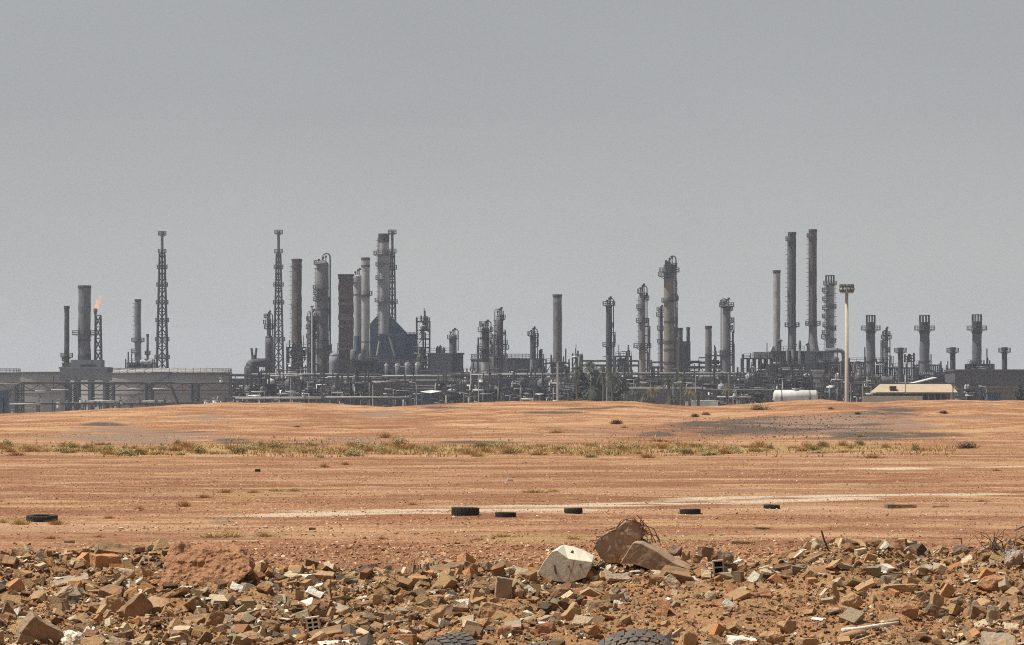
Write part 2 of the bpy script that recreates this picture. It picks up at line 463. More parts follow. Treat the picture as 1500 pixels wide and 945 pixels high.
_pale = [(line_mask([(400, 752), (560, 749), (750, 746), (900, 742), (1050, 735), (1250, 730)], 2.3), 1.15),
         (line_mask([(640, 744), (800, 741), (930, 736), (1100, 728), (1300, 724), (1700, 720)], 2.5), 0.85),
         (line_mask([(1310, 686), (1420, 684), (1600, 681)], 1.6), 1.1),
         (line_mask([(-60, 731), (120, 727), (300, 724)], 1.0), 0.5),
         (line_mask([(-60, 707), (250, 704), (700, 716), (1000, 716)], 1.2), 0.4),
         (line_mask([(300, 790), (420, 789)], 0.6), 0.7), (line_mask([(170, 791), (240, 793)], 0.6), 0.9),
         (line_mask([(930, 665), (1100, 662), (1300, 665)], 3.0), 0.55), (line_mask([(330, 665), (560, 668)], 3.0), 0.35)]

def a_pale(x, y, z):
    t = np.zeros_like(x)
    br = 0.75 + 1.5 * fbm(x / 5, y / 1.3, 61, 4)
    for f, k in _pale: t = np.maximum(t, f(x, y) * k)
    return np.clip(t * br, 0, 1)

def blob(cx, cy, rx, ry, tilt=0.0):
    return lambda px, py: np.exp(-(((px - cx) / rx) ** 2 + ((py - cy - tilt * (px - cx)) / ry) ** 2))

def a_ash(x, y, z):
    px, py = px_of(x, y, z)
    t = np.zeros_like(x)
    for b, k in ((blob(1140, 625, 125, 11), 1.5), (blob(1255, 612, 85, 10, -0.14), 1.1), (blob(1040, 620, 50, 4), 0.7), (blob(960, 637, 30, 4), 0.6),
                 (blob(165, 641, 60, 4), 0.35), (blob(345, 646, 36, 5), 0.8), (blob(150, 622, 40, 4), 0.6), (blob(245, 634, 60, 4), 0.6), (blob(420, 651, 60, 3), 0.8),
                 (blob(1290, 639, 110, 5), 1.0), (blob(815, 604, 45, 2.2), 0.9), (blob(870, 598, 55, 2, -0.05), 0.9), (blob(650, 597, 55, 2), 0.7), (blob(700, 648, 120, 3), 0.5)):
        t = np.maximum(t, b(px, py) * k)
    t = t * (0.95 + 1.6 * fbm(x / 3.5, y / 4.5, 71, 4))
    return np.where((y > 235) & (y < 430), np.clip(t, 0, 1), 0)

def a_grey(x, y, z):
    px, py = px_of(x, y, z)
    t = np.zeros_like(x)
    for b, k in ((blob(190, 640, 150, 14), 1.0), (blob(300, 612, 60, 6), 0.9), (blob(565, 608, 50, 6), 1.1), (blob(520, 642, 80, 7), 0.9), (blob(900, 633, 90, 7), 0.7),
                 (blob(1240, 622, 150, 20), 1.0), (blob(330, 765, 30, 4), 0.7), (blob(380, 600, 60, 3), 0.6), (blob(1420, 612, 70, 6), 0.6)):
        t = np.maximum(t, b(px, py) * k)
    t = t * (0.85 + 1.2 * fbm(x / 5, y / 3, 73, 4))
    return np.where(y < 430, np.clip(t, 0, 1), 0)

def a_straw(x, y, z):
    px, py = px_of(x, y, z)
    t = 0.9 * np.exp(-((py - 658) / 7.0) ** 2) * np.where(px < 1330, 1, 0.4)
    t = np.maximum(t, 0.7 * np.exp(-(((px - 450) / 300) ** 2 + ((py - 725) / 14) ** 2)))
    t = np.maximum(t, 0.6 * np.exp(-((py - 792) / 14.0) ** 2) * np.exp(-((px - 850) / 420) ** 2))
    t = t * (0.8 + 1.5 * fbm(x / 4, y / 2.5, 77, 4))
    return np.clip(t, 0, 1)

def a_yard(x, y, z): return sstep((y - 440) / 60)

def cat_axis(*segs):
    out = []
    for a, b, n in segs: out += list(np.linspace(a, b, n, endpoint=False))
    out.append(segs[-1][1]); return np.array(out)

gx = cat_axis((-3000, -400, 14), (-400, -90, 20), (-90, -45, 75), (-45, 45, 300), (45, 90, 75), (90, 400, 20), (400, 3000, 14))
gy = cat_axis((-60, 20, 8), (20, 50, 12), (50, 62, 24), (62, 130, 300), (130, 240, 180), (240, 430, 260), (430, 600, 30), (600, 1500, 20), (1500, 6000, 12))
grid_mesh('ground', gx, gy, gz, ground_mat(), attrs=dict(pale=a_pale, ash=a_ash, grey=a_grey, straw=a_straw, yard=a_yard))

def bank_mat():
    m, nt, b = new_mat('bank_soil')
    v = mapped(nt, (1, 1, 1))
    big = noise(nt, v, 0.9, 5, 0.6); mid = noise(nt, v, 6.0, 6, 0.7); fine = noise(nt, v, 28.0, 5, 0.75)
    c = mix(nt, ramp(nt, big, 0.36, 0.66), (0.40, 0.19, 0.072), (0.31, 0.165, 0.077))
    c = mix(nt, ramp(nt, mid, 0.40, 0.66), c, (0.50, 0.29, 0.135))
    c = mix(nt, ramp(nt, fine, 0.56, 0.75), c, (0.58, 0.42, 0.28))
    c = mix(nt, ramp(nt, fine, 0.30, 0.46, (0.8, 0.8, 0.8), (0, 0, 0)), c, (0.15, 0.085, 0.055))
    nt.links.new(c, b.inputs['Base Color']); b.inputs['Roughness'].default_value = 0.95
    ad = nd(nt, 'ShaderNodeMath', operation='ADD'); nt.links.new(mid, ad.inputs[0]); nt.links.new(fine, ad.inputs[1])
    bump(nt, b, ad.outputs[0], 0.9, 0.05)
    return m
bx = cat_axis((-14.5, -5.5, 60), (-5.5, 5.5, 330), (5.5, 14.5, 60))
by = cat_axis((25.5, 29.2, 20), (29.2, 35.0, 190), (35.0, 40.5, 60))
grid_mesh('dirt_bank', bx, by, bz, bank_mat())
# ------------------------------------------------------------------ refinery: builders
GP = -2.0            # level of the refinery yard
def S(Y): return Y / F

def annulus(mb, cx, cy, z, r0, r1, a0, a1, th=0.3, n=20):
    full = abs(a1 - a0) > 359
    k = n if full else max(4, int(n * abs(a1 - a0) / 360)) + 1
    v = []
    for i in range(k):
        a = R(a0 + (a1 - a0) * i / (k if full else k - 1)); c, s = math.cos(a), math.sin(a)
        for r, zz in ((r0, z), (r1, z), (r1, z + th), (r0, z + th)): v.append((cx + r * c, cy + r * s, zz))
    f = []
    for i in range(k if full else k - 1):
        a, b = 4 * i, 4 * ((i + 1) % k)
        for j in range(4): f.append((a + j, b + j, b + (j + 1) % 4, a + (j + 1) % 4))
    if not full: f += [(0, 1, 2, 3), (4 * k - 4, 4 * k - 1, 4 * k - 2, 4 * k - 3)]
    mb.add(v, f)

SIDES = {'b': (0, 360), 'l': (95, 265), 'r': (-85, 85), 'fl': (130, 300), 'fr': (-120, 50)}
def platform(par, cx, cy, z, r, w, side='b', mat='dark_steel', rail=True):
    a0, a1 = SIDES[side]; w = w * .72
    m = MB(); annulus(m, cx, cy, z, r * 0.98, r + w, a0, a1, 0.28)
    for i in range(4):
        a = R(a0 + (a1 - a0) * (i + 0.5) / 4); c, s = math.cos(a), math.sin(a)
        m.tube((cx + r * c, cy + r * s, z - w * 0.45), (cx + (r + w * 0.9) * c, cy + (r + w * 0.9) * s, z), 0.06, 4)
    p = m.build('platform', mat, par)
    if rail:
        m = MB(); k = 14 if side == 'b' else 8
        for zz in (0.75, 1.4): annulus(m, cx, cy, z + zz, r + w - 0.09, r + w + 0.09, a0, a1, 0.13)
        for i in range(k + (side != 'b')):
            a = R(a0 + (a1 - a0) * i / k); c, s = math.cos(a), math.sin(a)
            m.tube((cx + (r + w) * c, cy + (r + w) * s, z), (cx + (r + w) * c, cy + (r + w) * s, z + 1.5), 0.075, 4)
        m.build('railing', mat, p)
    return p

def ladder(par, cx, cy, r, z0, z1, ang, mat='dark_steel', cage=True):
    m = MB(); a = R(ang); c, s = math.cos(a), math.sin(a)
    ux, uy = -s, c; q = r + 0.25
    for k in (-0.35, 0.35):
        m.tube((cx + q * c + ux * k, cy + q * s + uy * k, z0), (cx + q * c + ux * k, cy + q * s + uy * k, z1), 0.07, 4)
    z = z0
    while z < z1:
        m.tube((cx + q * c + ux * .35, cy + q * s + uy * .35, z), (cx + q * c - ux * .35, cy + q * s - uy * .35, z), 0.05, 4)
        m.tube((cx + (r - .1) * c, cy + (r - .1) * s, z), (cx + q * c, cy + q * s, z), 0.06, 4)
        if cage:
            pts = [(cx + q * c + ux * .4, cy + q * s + uy * .4, z), (cx + (q + .7) * c + ux * .3, cy + (q + .7) * s + uy * .3, z),
                   (cx + (q + .7) * c - ux * .3, cy + (q + .7) * s - uy * .3, z), (cx + q * c - ux * .4, cy + q * s - uy * .4, z)]
            m.path(pts, 0.06, 4)
        z += 1.6
    m.build('ladder', mat, par)

_seed = [100]
def seed():
    _seed[0] += 1; return _seed[0]

def tower(label, cat, name, x0, x1, ytop, Y, mat, ybot=None, plats=(), top='open', lad=None, collar=(), lower=None, taper=1.0,
          rough=0.0, group=None, flare_base=0, bands=()):
    """stack or column: shell with rings, platforms (row, width in m, side), ladder, head"""
    s = S(Y); cx = PX((x0 + x1) / 2, Y); r = (x1 - x0) / 2 * s; zt = PZ(ytop, Y); zb = GP if ybot is None else PZ(ybot, Y); rough *= 2.0
    t = thing(name, label, cat, (cx, Y, zb), group); sd = seed()
    def rad(z): return r * (taper + (1 - taper) * (z - zb) / (zt - zb))
    zs = zb; zl = None
    if lower:
        zl = PZ(lower[0], Y); k = max(3, int((zl - zb) / 2.5))
        m = MB(); m.lathe(cx, Y, [(rad(zb + (zl - zb) * i / k) * 1.04 * (1 + flare_base * (1 - i / k) ** 3), zb + (zl - zb) * i / k) for i in range(k + 1)], 20, rough * .5, sd)
        m.build('lower_shell', lower[1], t, False); zs = zl
    k = max(4, int((zt - zs) / 2.2))
    m = MB()
    fb = 0 if lower else flare_base
    m.lathe(cx, Y, [(rad(zs + (zt - zs) * i / k) * (1 + fb * max(0, 1 - 4 * i / k) ** 1.5), zs + (zt - zs) * i / k) for i in range(k + 1)], 20, rough, sd + 1)
    m.build('shell', mat, t, rough < 0.01)
    for (py, w, side) in plats: platform(t, cx, Y, PZ(py, Y), rad(PZ(py, Y)), w, side)
    for py in collar:
        z = PZ(py, Y); m = MB(); annulus(m, cx, Y, z, rad(z) * 0.9, rad(z) + 0.16, 0, 360, 0.6); m.build('collar', 'dark_steel', t)
    for (pa, pb, bm) in bands:
        za, zb_ = PZ(pa, Y), PZ(pb, Y); m = MB(); annulus(m, cx, Y, zb_, rad(zb_) * 0.95, rad(zb_) * 1.03 + .03, 0, 360, za - zb_); m.build('band', bm, t)
    if lad:
        for ang in ([lad] if not isinstance(lad, (list, tuple)) else lad): ladder(t, cx, Y, r * 1.02, max(zb, zs) + 1, zt - 1, ang)
    if top == 'open':
        m = MB(); annulus(m, cx, Y, zt - 0.5, r * .9, r * 1.03 + .06, 0, 360, 0.9); m.build('rim', 'soot', t)
    elif top in ('dome', 'neck', 'neckl', 'pipes'):
        m = MB(); m.lathe(cx, Y, [(r, zt), (r * .92, zt + r * .3), (r * .7, zt + r * .55), (r * .35, zt + r * .7), (.1, zt + r * .75)], 18); m.build('domed_head', mat, t, True)
        if top != 'dome':
            g = -1 if top == 'neckl' else 1
            hgt = 1.2 + r * .5; rr = max(0.17, r * .13); zz = zt + r * .6
            m = MB(); pts = [(cx, Y, zz), (cx, Y, zz + hgt * .6)]
            for i in range(1, 8):
                a = math.pi * i / 8; pts.append((cx + g * (r + .5) / 2 * (1 - math.cos(a)), Y, zz + hgt * .6 + (r + .5) / 2 * math.sin(a)))
            pts += [(cx + g * (r + .5), Y, zz + hgt * .5), (cx + g * (r + .5), Y, zt - (zt - zb) * .75)]
            m.path(pts, rr, 8); m.build('overhead_pipe', 'grey_steel', t, True)
            m = MB()
            for q in (-.6, .55, .1):
                m.tube((cx + r * q, Y - r * .3, zt), (cx + r * q, Y - r * .3, zt + 2.2 + q), 0.16, 5)
                m.box(cx + r * q - .35, cx + r * q + .35, Y - r * .3 - .3, Y - r * .3 + .3, zt + 1.9 + q, zt + 2.6 + q)
            m.build('relief_valves', 'dark_steel', t)
    elif top == 'posts':
        m = MB()
        for i in range(10):
            a = 2 * math.pi * i / 10
            m.tube((cx + r * math.cos(a), Y + r * math.sin(a), zt - .5), (cx + r * math.cos(a), Y + r * math.sin(a), zt + 2.6), 0.17, 5)
        annulus(m, cx, Y, zt + 2.3, r - .14, r + .14, 0, 360, .25)
        m.build('top_rail', 'dark_steel', t)
    return t

def nozzle_clutter(t, cx, Y, r, z0, z1, n, mat='dark_steel', side=0):
    """side pipes and boxes along a column"""
    rr = random.Random(seed())
    for i in range(n):
        a = R(rr.choice((180, 0, 215, 325)) if side == 0 else (180 if side < 0 else 0) + rr.uniform(-30, 30)); z = rr.uniform(z0, z1); c, s = math.cos(a), math.sin(a)
        m = MB(); q = r + rr.uniform(.5, 1.3); zz = max(z0 - 4, z - rr.uniform(3, 12))
        m.path([(cx + r * .9 * c, Y + r * .9 * s, z), (cx + q * c, Y + q * s, z), (cx + q * c, Y + q * s, zz)], rr.uniform(.12, .3), 5)
        m.build('riser_pipe', rr.choice((mat, 'grey_steel', 'light_steel')), t)

def flare_tower(label, cxp, ytop, ypipe, Y, wtop, wbot, ybot=None, plats=(), group=None, flame=None, pipe_w=5, legs=4, mat='dark_steel', one_side=0):
    s = S(Y); cx = PX(cxp, Y); zt = PZ(ytop, Y); zp = PZ(ypipe, Y); zb = GP if ybot is None else PZ(ybot, Y)
    t = thing('flare_tower', label, 'flare tower', (cx, Y, zb), group)
    off = one_side * wbot * s * .8
    pr = pipe_w * s / 2
    m = MB(); m.lathe(cx, Y, [(pr * .55, zb), (pr * .6, zp), (pr * .85, zp + 1), (pr * .8, zt - 1.2), (pr * 1.1, zt - 1.0), (pr * 1.0, zt)], 10); m.build('flare_pipe', 'grey_steel', t, False)
    a0, a1 = wbot * s / 2, wtop * s / 2
    def hw(z): return a0 + (a1 - a0) * (z - zb) / (zp - zb)
    cor = [(-1, -1), (1, -1), (1, 1), (-1, 1)]
    for (i, j) in cor:
        m = MB(); m.tube((cx + off + i * a0, Y + j * a0, zb), (cx + off + i * a1, Y + j * a1, zp), 0.40, 6, 0.32); m.build('leg', mat, t)
    n = max(4, int((zp - zb) / 4.2)); m = MB()
    for k in range(n + 1):
        z = zb + (zp - zb) * k / n; w = hw(z)
        for q in range(4):
            i, j = cor[q]; i2, j2 = cor[(q + 1) % 4]
            m.tube((cx + off + i * w, Y + j * w, z), (cx + off + i2 * w, Y + j2 * w, z), 0.15, 4)
            if k < n:
                z2 = zb + (zp - zb) * (k + 1) / n; w2 = hw(z2)
                if q % 2 == 0 or True:
                    m.tube((cx + off + i * w, Y + j * w, z), (cx + off + i2 * w2, Y + j2 * w2, z2), 0.11, 4)
                    m.tube((cx + off + i2 * w, Y + j2 * w, z), (cx + off + i * w2, Y + j * w2, z2), 0.11, 4)
    m.build('bracing', mat, t)
    for py in plats:
        z = PZ(py, Y); w = hw(min(z, zp)) if z < zp else pr * 1.1
        platform(t, cx + off * (z < zp), Y, z, w * 1.1, 1.0, 'b', mat)
    if flame:
        m = MB(); pts = []; rad = (.25, .5, .85, .7, 1.0, .6, .45, .2, .05)
        for k, q in enumerate(rad):
            h = k / (len(rad) - 1)
            pts.append((cx + flame[0] * s * h ** .8 + .5 * math.sin(k * 2.1), Y, zt - .2 + flame[1] * s * h, q))
        v = []; n = 10; rr = random.Random(4)
        for (x, y, z, q) in pts:
            for j in range(n):
                a = 2 * math.pi * j / n; u = q * (1 + rr.uniform(-.3, .3)); v.append((x + u * math.cos(a), y + u * math.sin(a), z + rr.uniform(-.4, .4)))
        f = [(i * n + j, i * n + (j + 1) % n, (i + 1) * n + (j + 1) % n, (i + 1) * n + j) for i in range(len(pts) - 1) for j in range(n)]
        m.add(v, f); m.build('flame', 'flame', t, True)
    return t

def flame_mat():
    m = bpy.data.materials.new('flame'); m.use_nodes = True; nt = m.node_tree
    for n in list(nt.nodes):
        if n.type != 'OUTPUT_MATERIAL': nt.nodes.remove(n)
    e = nd(nt, 'ShaderNodeEmission'); nz = noise(nt, mapped(nt, (.35, .35, .25)), 1.0, 3, .6)
    nt.links.new(ramp(nt, nz, .35, .65, (1.0, .42, .20), (1.0, .66, .45)), e.inputs['Color']); e.inputs['Strength'].default_value = 0.8
    tr = nd(nt, 'ShaderNodeBsdfTransparent'); mx = nd(nt, 'ShaderNodeMixShader')
    nt.links.new(ramp(nt, nz, .34, .58, (.0, .0, .0), (.75, .75, .75)), mx.inputs[0]); nt.links.new(tr.outputs[0], mx.inputs[1]); nt.links.new(e.outputs[0], mx.inputs[2])
    nt.links.new(mx.outputs[0], nt.nodes['Material Output'].inputs['Surface']); MATS['flame'] = m
flame_mat()

def box_building(label, cat, name, x0, x1, ytop, Y, mat, depth, ybot=None, roof=None, parapet=True, vents=0, seams=True, louvre=None, rail=False, group=None):
    X0, X1 = PX(x0, Y), PX(x1, Y); zt = PZ(ytop, Y); zb = GP if ybot is None else PZ(ybot, Y)
    t = thing(name, label, cat, ((X0 + X1) / 2, Y + depth / 2, zb), group)
    m = MB(); m.box(X0, X1, Y, Y + depth, zb, zt)
    if seams:
        n = max(2, int((X1 - X0) / 5))
        for i in range(n + 1):
            x = X0 + (X1 - X0) * i / n; m.box(x - .12, x + .12, Y - .12, Y - .003, zb, zt - .1)
    m.build('wall', mat, t)
    if parapet:
        m = MB(); m.box(X0 - .4, X1 + .4, Y - .4, Y + depth + .4, zt + .003, zt + .5); m.build('roof', roof or mat, t)
    if louvre:
        a, b, c, d = louvre; m = MB(); m.box(PX(a, Y), PX(b, Y), Y - .3, Y - .005, PZ(d, Y), PZ(c, Y)); m.build('louvre', 'soot', t)
    rr = random.Random(seed())
    for i in range(vents):
        x = X0 + (X1 - X0) * rr.uniform(.05, .95); y = Y + depth * rr.uniform(.1, .6); h = rr.uniform(1.5, 4)
        m = MB(); m.lathe(x, y, [(.5, zt + .5), (.5, zt + h), (.9, zt + h + .05), (.9, zt + h + .5), (.1, zt + h + .9)], 8); m.build('roof_vent', 'dark_steel', t)
    if rail:
        m = MB(); n = max(3, int((X1 - X0) / 3))
        for zz in (1.3, 2.0): m.box(X0, X1, Y - .08, Y + .08, zt + zz, zt + zz + .16)
        for i in range(n + 1):
            x = X0 + (X1 - X0) * i / n; m.box(x - .08, x + .08, Y - .08, Y + .08, zt + .5, zt + 2.1)
        m.build('railing', 'dark_steel', t)
    return t

RACK_TONES = ('dark_steel', 'dark_steel', 'soot', 'grey_steel', 'grey_steel', 'dark_steel', 'light_steel')
TONES = ('dark_steel', 'grey_steel', 'soot', 'grey_steel', 'light_steel', 'dark_steel', 'pale_steel', 'white_paint')  # white added to put sun sparkles into vessel and pipe colours
def process_unit(label, x0, x1, ytop, Y, depth=16, ybot=None, bays=None, floors=None, vessels=4, pipes=10, dark=True, name='process_structure', top_bits=3, group=None):
    """open steel frame with decks, vessels and pipework"""
    X0, X1 = PX(x0, Y), PX(x1, Y); zt = PZ(ytop, Y); zb = GP if ybot is None else PZ(ybot, Y)
    rr = random.Random(seed())
    t = thing(name, label, 'process structure', ((X0 + X1) / 2, Y + depth / 2, zb), group)
    bays = bays or max(1, round((X1 - X0) / 5.5)); floors = floors or max(2, round((zt - zb) / 4.2))
    m = MB()
    for i in range(bays + 1):
        x = X0 + (X1 - X0) * i / bays
        for y in (Y, Y + depth / 2, Y + depth): m.box(x - .2, x + .2, y - .2, y + .2, zb, zt + rr.choice((0, 0, 1.2)))
        if i < bays:
            x2 = X0 + (X1 - X0) * (i + 1) / bays
            for k in range(floors):
                if rr.random() < .35:
                    za, zc = zb + (zt - zb) * k / floors, zb + (zt - zb) * (k + 1) / floors
                    m.tube((x, Y, za), (x2, Y, zc), .13, 4)
    for k in range(1, floors + 1):
        z = zb + (zt - zb) * k / floors
        for y in (Y, Y + depth): m.box(X0 - .2, X1 + .2, y - .16, y + .16, z - .4, z)
    m.build('frame', 'dark_steel', t)
    for k in range(1, floors + 1):
        z = zb + (zt - zb) * k / floors
        a, b = (X0, X1) if rr.random() < .6 else sorted((X0, X0 + (X1 - X0) * rr.uniform(.45, .9)))
        m = MB(); m.box(a, b, Y + .25, Y + depth - .25, z - .25, z - .01); d = m.build('deck', 'dark_steel', t)
        m = MB(); n = max(2, int((b - a) / 2.2))
        for zz in (.7, 1.25): m.box(a, b, Y + .3, Y + .42, z + zz, z + zz + .12)
        for i in range(n + 1):
            x = a + (b - a) * i / n; m.box(x - .06, x + .06, Y + .3, Y + .42, z, z + 1.3)
        m.build('railing', rr.choice(('dark_steel', 'light_steel')), d)
    for i in range(vessels):
        k = rr.randrange(floors); z = zb + (zt - zb) * k / floors; fh = (zt - zb) / floors; mt = rr.choice(TONES); m = MB()
        x = X0 + (X1 - X0) * rr.uniform(.12, .88); y = Y + depth * rr.uniform(.25, .75)
        if rr.random() < .55:
            r = min(fh * .4, rr.uniform(.7, 1.5)); L = rr.uniform(3, 7); m.drum((max(X0 + 1, x - L / 2), y, z + r + .3), (min(X1 - 1, x + L / 2), y, z + r + .3), r)
        else:
            r = rr.uniform(.6, 1.3); h = fh * rr.uniform(.8, 1.9); m.lathe(x, y, [(r, z), (r, z + h), (r * .75, z + h + r * .5), (.1, z + h + r * .7)], 12)
        m.build('vessel', mt, t, True)
    for i in range(pipes):
        mt = rr.choice(TONES); m = MB(); q = rr.uniform(.12, .32); y = Y + rr.choice((-.6, -.9, depth * .3))
        if rr.random() < .5:
            z = zb + (zt - zb) * rr.uniform(.05, 1.0); a = X0 + (X1 - X0) * rr.uniform(0, .5); b = a + (X1 - X0) * rr.uniform(.25, .5)
            m.path([(a, y, z - rr.uniform(0, 3)), (a, y, z), (b, y, z), (b, y, z - rr.uniform(0, 5))], q, 6)
        else:
            x = X0 + (X1 - X0) * rr.random(); a = zb + (zt - zb) * rr.uniform(0, .4); b = a + (zt - zb) * rr.uniform(.3, .7)
            m.path([(x, y, a), (x, y, b), (x + rr.uniform(-3, 3), y, b)], q, 6)
        m.build('pipe', mt, t, True)
    for i in range(top_bits):
        x = X0 + (X1 - X0) * rr.uniform(.05, .95); m = MB(); m.tube((x, Y + 1, zt), (x, Y + 1, zt + rr.uniform(1.5, 5)), rr.uniform(.1, .3), 5); m.build('vent_pipe', 'dark_steel', t)
    return t

def pipe_rack(label, x0, x1, levels, Y, depth=7, spacing=7.0, pipes=6, lattice=(), white=(), base=None, truss=False, group=None, stub=.5):
    """levels: rows of the pipe tiers; white: (x0, x1, row) stretches of pale insulated pipe"""
    X0, X1 = PX(x0, Y), PX(x1, Y); zb = GP if base is None else base
    t = thing('pipe_rack', label, 'pipe rack', ((X0 + X1) / 2, Y + depth / 2, zb), group); rr = random.Random(seed())
    zs = [PZ(p, Y) for p in levels]; zt = max(zs)
    n = max(2, int((X1 - X0) / spacing))
    if lattice:
        for (a, b) in lattice:
            xa, xb = PX(a, Y), PX(b, Y); m = MB()
            for x in (xa, xb):
                for y in (Y, Y + depth): m.box(x - .2, x + .2, y - .2, y + .2, zb, zt)
            k = 6; 
            for i in range(k):
                za, zc = zb + (zt - zb) * i / k, zb + (zt - zb) * (i + 1) / k
                for y in (Y, Y + depth):
                    m.tube((xa, y, za), (xb, y, zc), .09, 4); m.tube((xb, y, za), (xa, y, zc), .09, 4); m.tube((xa, y, zc), (xb, y, zc), .09, 4)
            m.build('trestle', 'dark_steel', t)
    else:
        for i in range(min(n, 90) + 1):
            x = X0 + (X1 - X0) * i / min(n, 90); m = MB()
            for y in (Y, Y + depth): m.box(x - .17, x + .17, y - .17, y + .17, zb, zt + rr.choice((0, 0, .8)))
            for z in zs: m.box(x - .15, x + .15, Y, Y + depth, z - .5, z - .15)
            m.build('rack_post', 'dark_steel', t)
    for z in zs:
        m = MB()
        for y in (Y - .1, Y + depth + .1): m.box(X0, X1, y - .14, y + .14, z - .45, z - .1)
        if truss:
            h = 2.2; k = max(4, int((X1 - X0) / 3))
            m.box(X0, X1, Y - .24, Y + .04, z - h - .3, z - h)
            for i in range(k):
                xa, xb = X0 + (X1 - X0) * i / k, X0 + (X1 - X0) * (i + 1) / k
                m.tube((xa, Y - .1, z - h if i % 2 else z - .3), (xb, Y - .1, z - .3 if i % 2 else z - h), .12, 4)
        m.build('beam', 'dark_steel', t)
        for i in range(pipes):
            q = rr.uniform(.09, .27); y = Y + .5 + (depth - 1) * i / max(1, pipes - 1); a, b = X0, X1
            if rr.random() < .5: a = X0 + (X1 - X0) * rr.uniform(0, .4)
            if rr.random() < .5: b = X1 - (X1 - X0) * rr.uniform(0, .4)
            m = MB(); zz = z + q - .1; pts = [(a, y, zz)]
            if rr.random() < .5:      # an expansion loop
                c = a + (b - a) * rr.uniform(.3, .7); pts += [(c, y, zz), (c, y, zz + 1.3), (c + 3, y, zz + 1.3), (c + 3, y, zz)]
            pts.append((b, y, zz)); m.path(pts, q, 7); m.build('pipe', rr.choice(RACK_TONES), t, False)
    for (a, b, py) in white:
        m = MB(); z = PZ(py, Y); xa, xb = PX(a, Y), PX(b, Y); m.path([(xa, Y - .7, z), (xa * .5 + xb * .5, Y - .7, z + rr.uniform(-.1, .3)), (xb, Y - .7, z)], .20, 7); m.build('pale_pipe', 'pale_steel', t, True)
    k = int(n * stub)
    for i in range(k):
        x = X0 + (X1 - X0) * rr.random(); m = MB(); z = rr.choice(zs) if rr.random() < .4 else zb + (zt - zb) * rr.random()
        if rr.random() < .5: m.path([(x, Y - .5, z - rr.uniform(1, 6)), (x, Y - .5, z + rr.uniform(.2, 1.8)), (x + rr.uniform(-1, 1), Y - .5, z + 1.9)], rr.uniform(.1, .25), 5)
        else: m.lathe(x, Y - .6, [(.2, z), (.5, z + .1), (.5, z + .7), (.15, z + .9), (.15, z + 1.3), (.6, z + 1.35), (.6, z + 1.5)], 8)
        m.build('valve', rr.choice(('light_steel', 'dark_steel', 'white_paint', 'grey_steel')), t)  # pale valves at random heights imitate sunlit sparkles by their colour
    return t

def storage_tank(label, x0, x1, ytop, Y, mat='tank_grey', dome=0.0, ribs=0, rail=True, stair=True, group=None):
    cx = PX((x0 + x1) / 2, Y); r = (x1 - x0) / 2 * S(Y); zt = PZ(ytop, Y)
    t = thing('storage_tank', label, 'storage tank', (cx, Y, GP), group)
    m = MB(); k = 6; m.lathe(cx, Y, [(r, GP + (zt - GP) * i / k) for i in range(k + 1)], 72); m.build('shell', mat, t, True)
    m = MB()
    for i in range(1, 4): annulus(m, cx, Y, GP + (zt - GP) * i / 4, r - .05, r + .14, 0, 360, .18, 72)
    annulus(m, cx, Y, zt - .5, r - .05, r + .35, 0, 360, .35, 72); m.build('wind_girder', 'grey_steel', t)
    if dome:
        h = dome * S(Y); pr = [(r * math.cos(math.pi / 2 * i / 8) if i < 8 else .2, zt + .01 + h * math.sin(math.pi / 2 * i / 8)) for i in range(9)]
        m = MB(); m.lathe(cx, Y, pr, 72); m.build('roof', mat, t, True)
        if ribs:
            for i in range(ribs):
                a = 2 * math.pi * i / ribs; m = MB()
                pts = [(cx + q[0] * .995 * math.cos(a), Y + q[0] * .995 * math.sin(a), q[1] + .12) for q in pr[:-1]]
                m.path(pts, .13, 5); m.build('roof_rib', 'pale_steel', t)
    else:
        m = MB(); m.lathe(cx, Y, [(r * .99, zt - .3), (r * .5, zt + .1), (.2, zt + .4)], 48); m.build('roof', mat, t, True)
    if rail:
        m = MB()
        for zz in (.7, 1.3): annulus(m, cx, Y, zt + zz, r - .07, r + .07, 0, 360, .12, 72)
        for i in range(60):
            a = 2 * math.pi * i / 60; m.tube((cx + r * math.cos(a), Y + r * math.sin(a), zt), (cx + r * math.cos(a), Y + r * math.sin(a), zt + 1.4), .07, 4)
        m.build('railing', 'dark_steel', t)
    if stair:
        m = MB()
        for i in range(24):
            a = R(-120 + i * 2.2); z = GP + (zt - GP) * (i + .5) / 24
            m.box(cx + (r + .5) * math.cos(a) - .5, cx + (r + .5) * math.cos(a) + .5, Y + (r + .5) * math.sin(a) - .5, Y + (r + .5) * math.sin(a) + .5, z - .1, z + .1)
        m.build('stair', 'dark_steel', t)
    return t

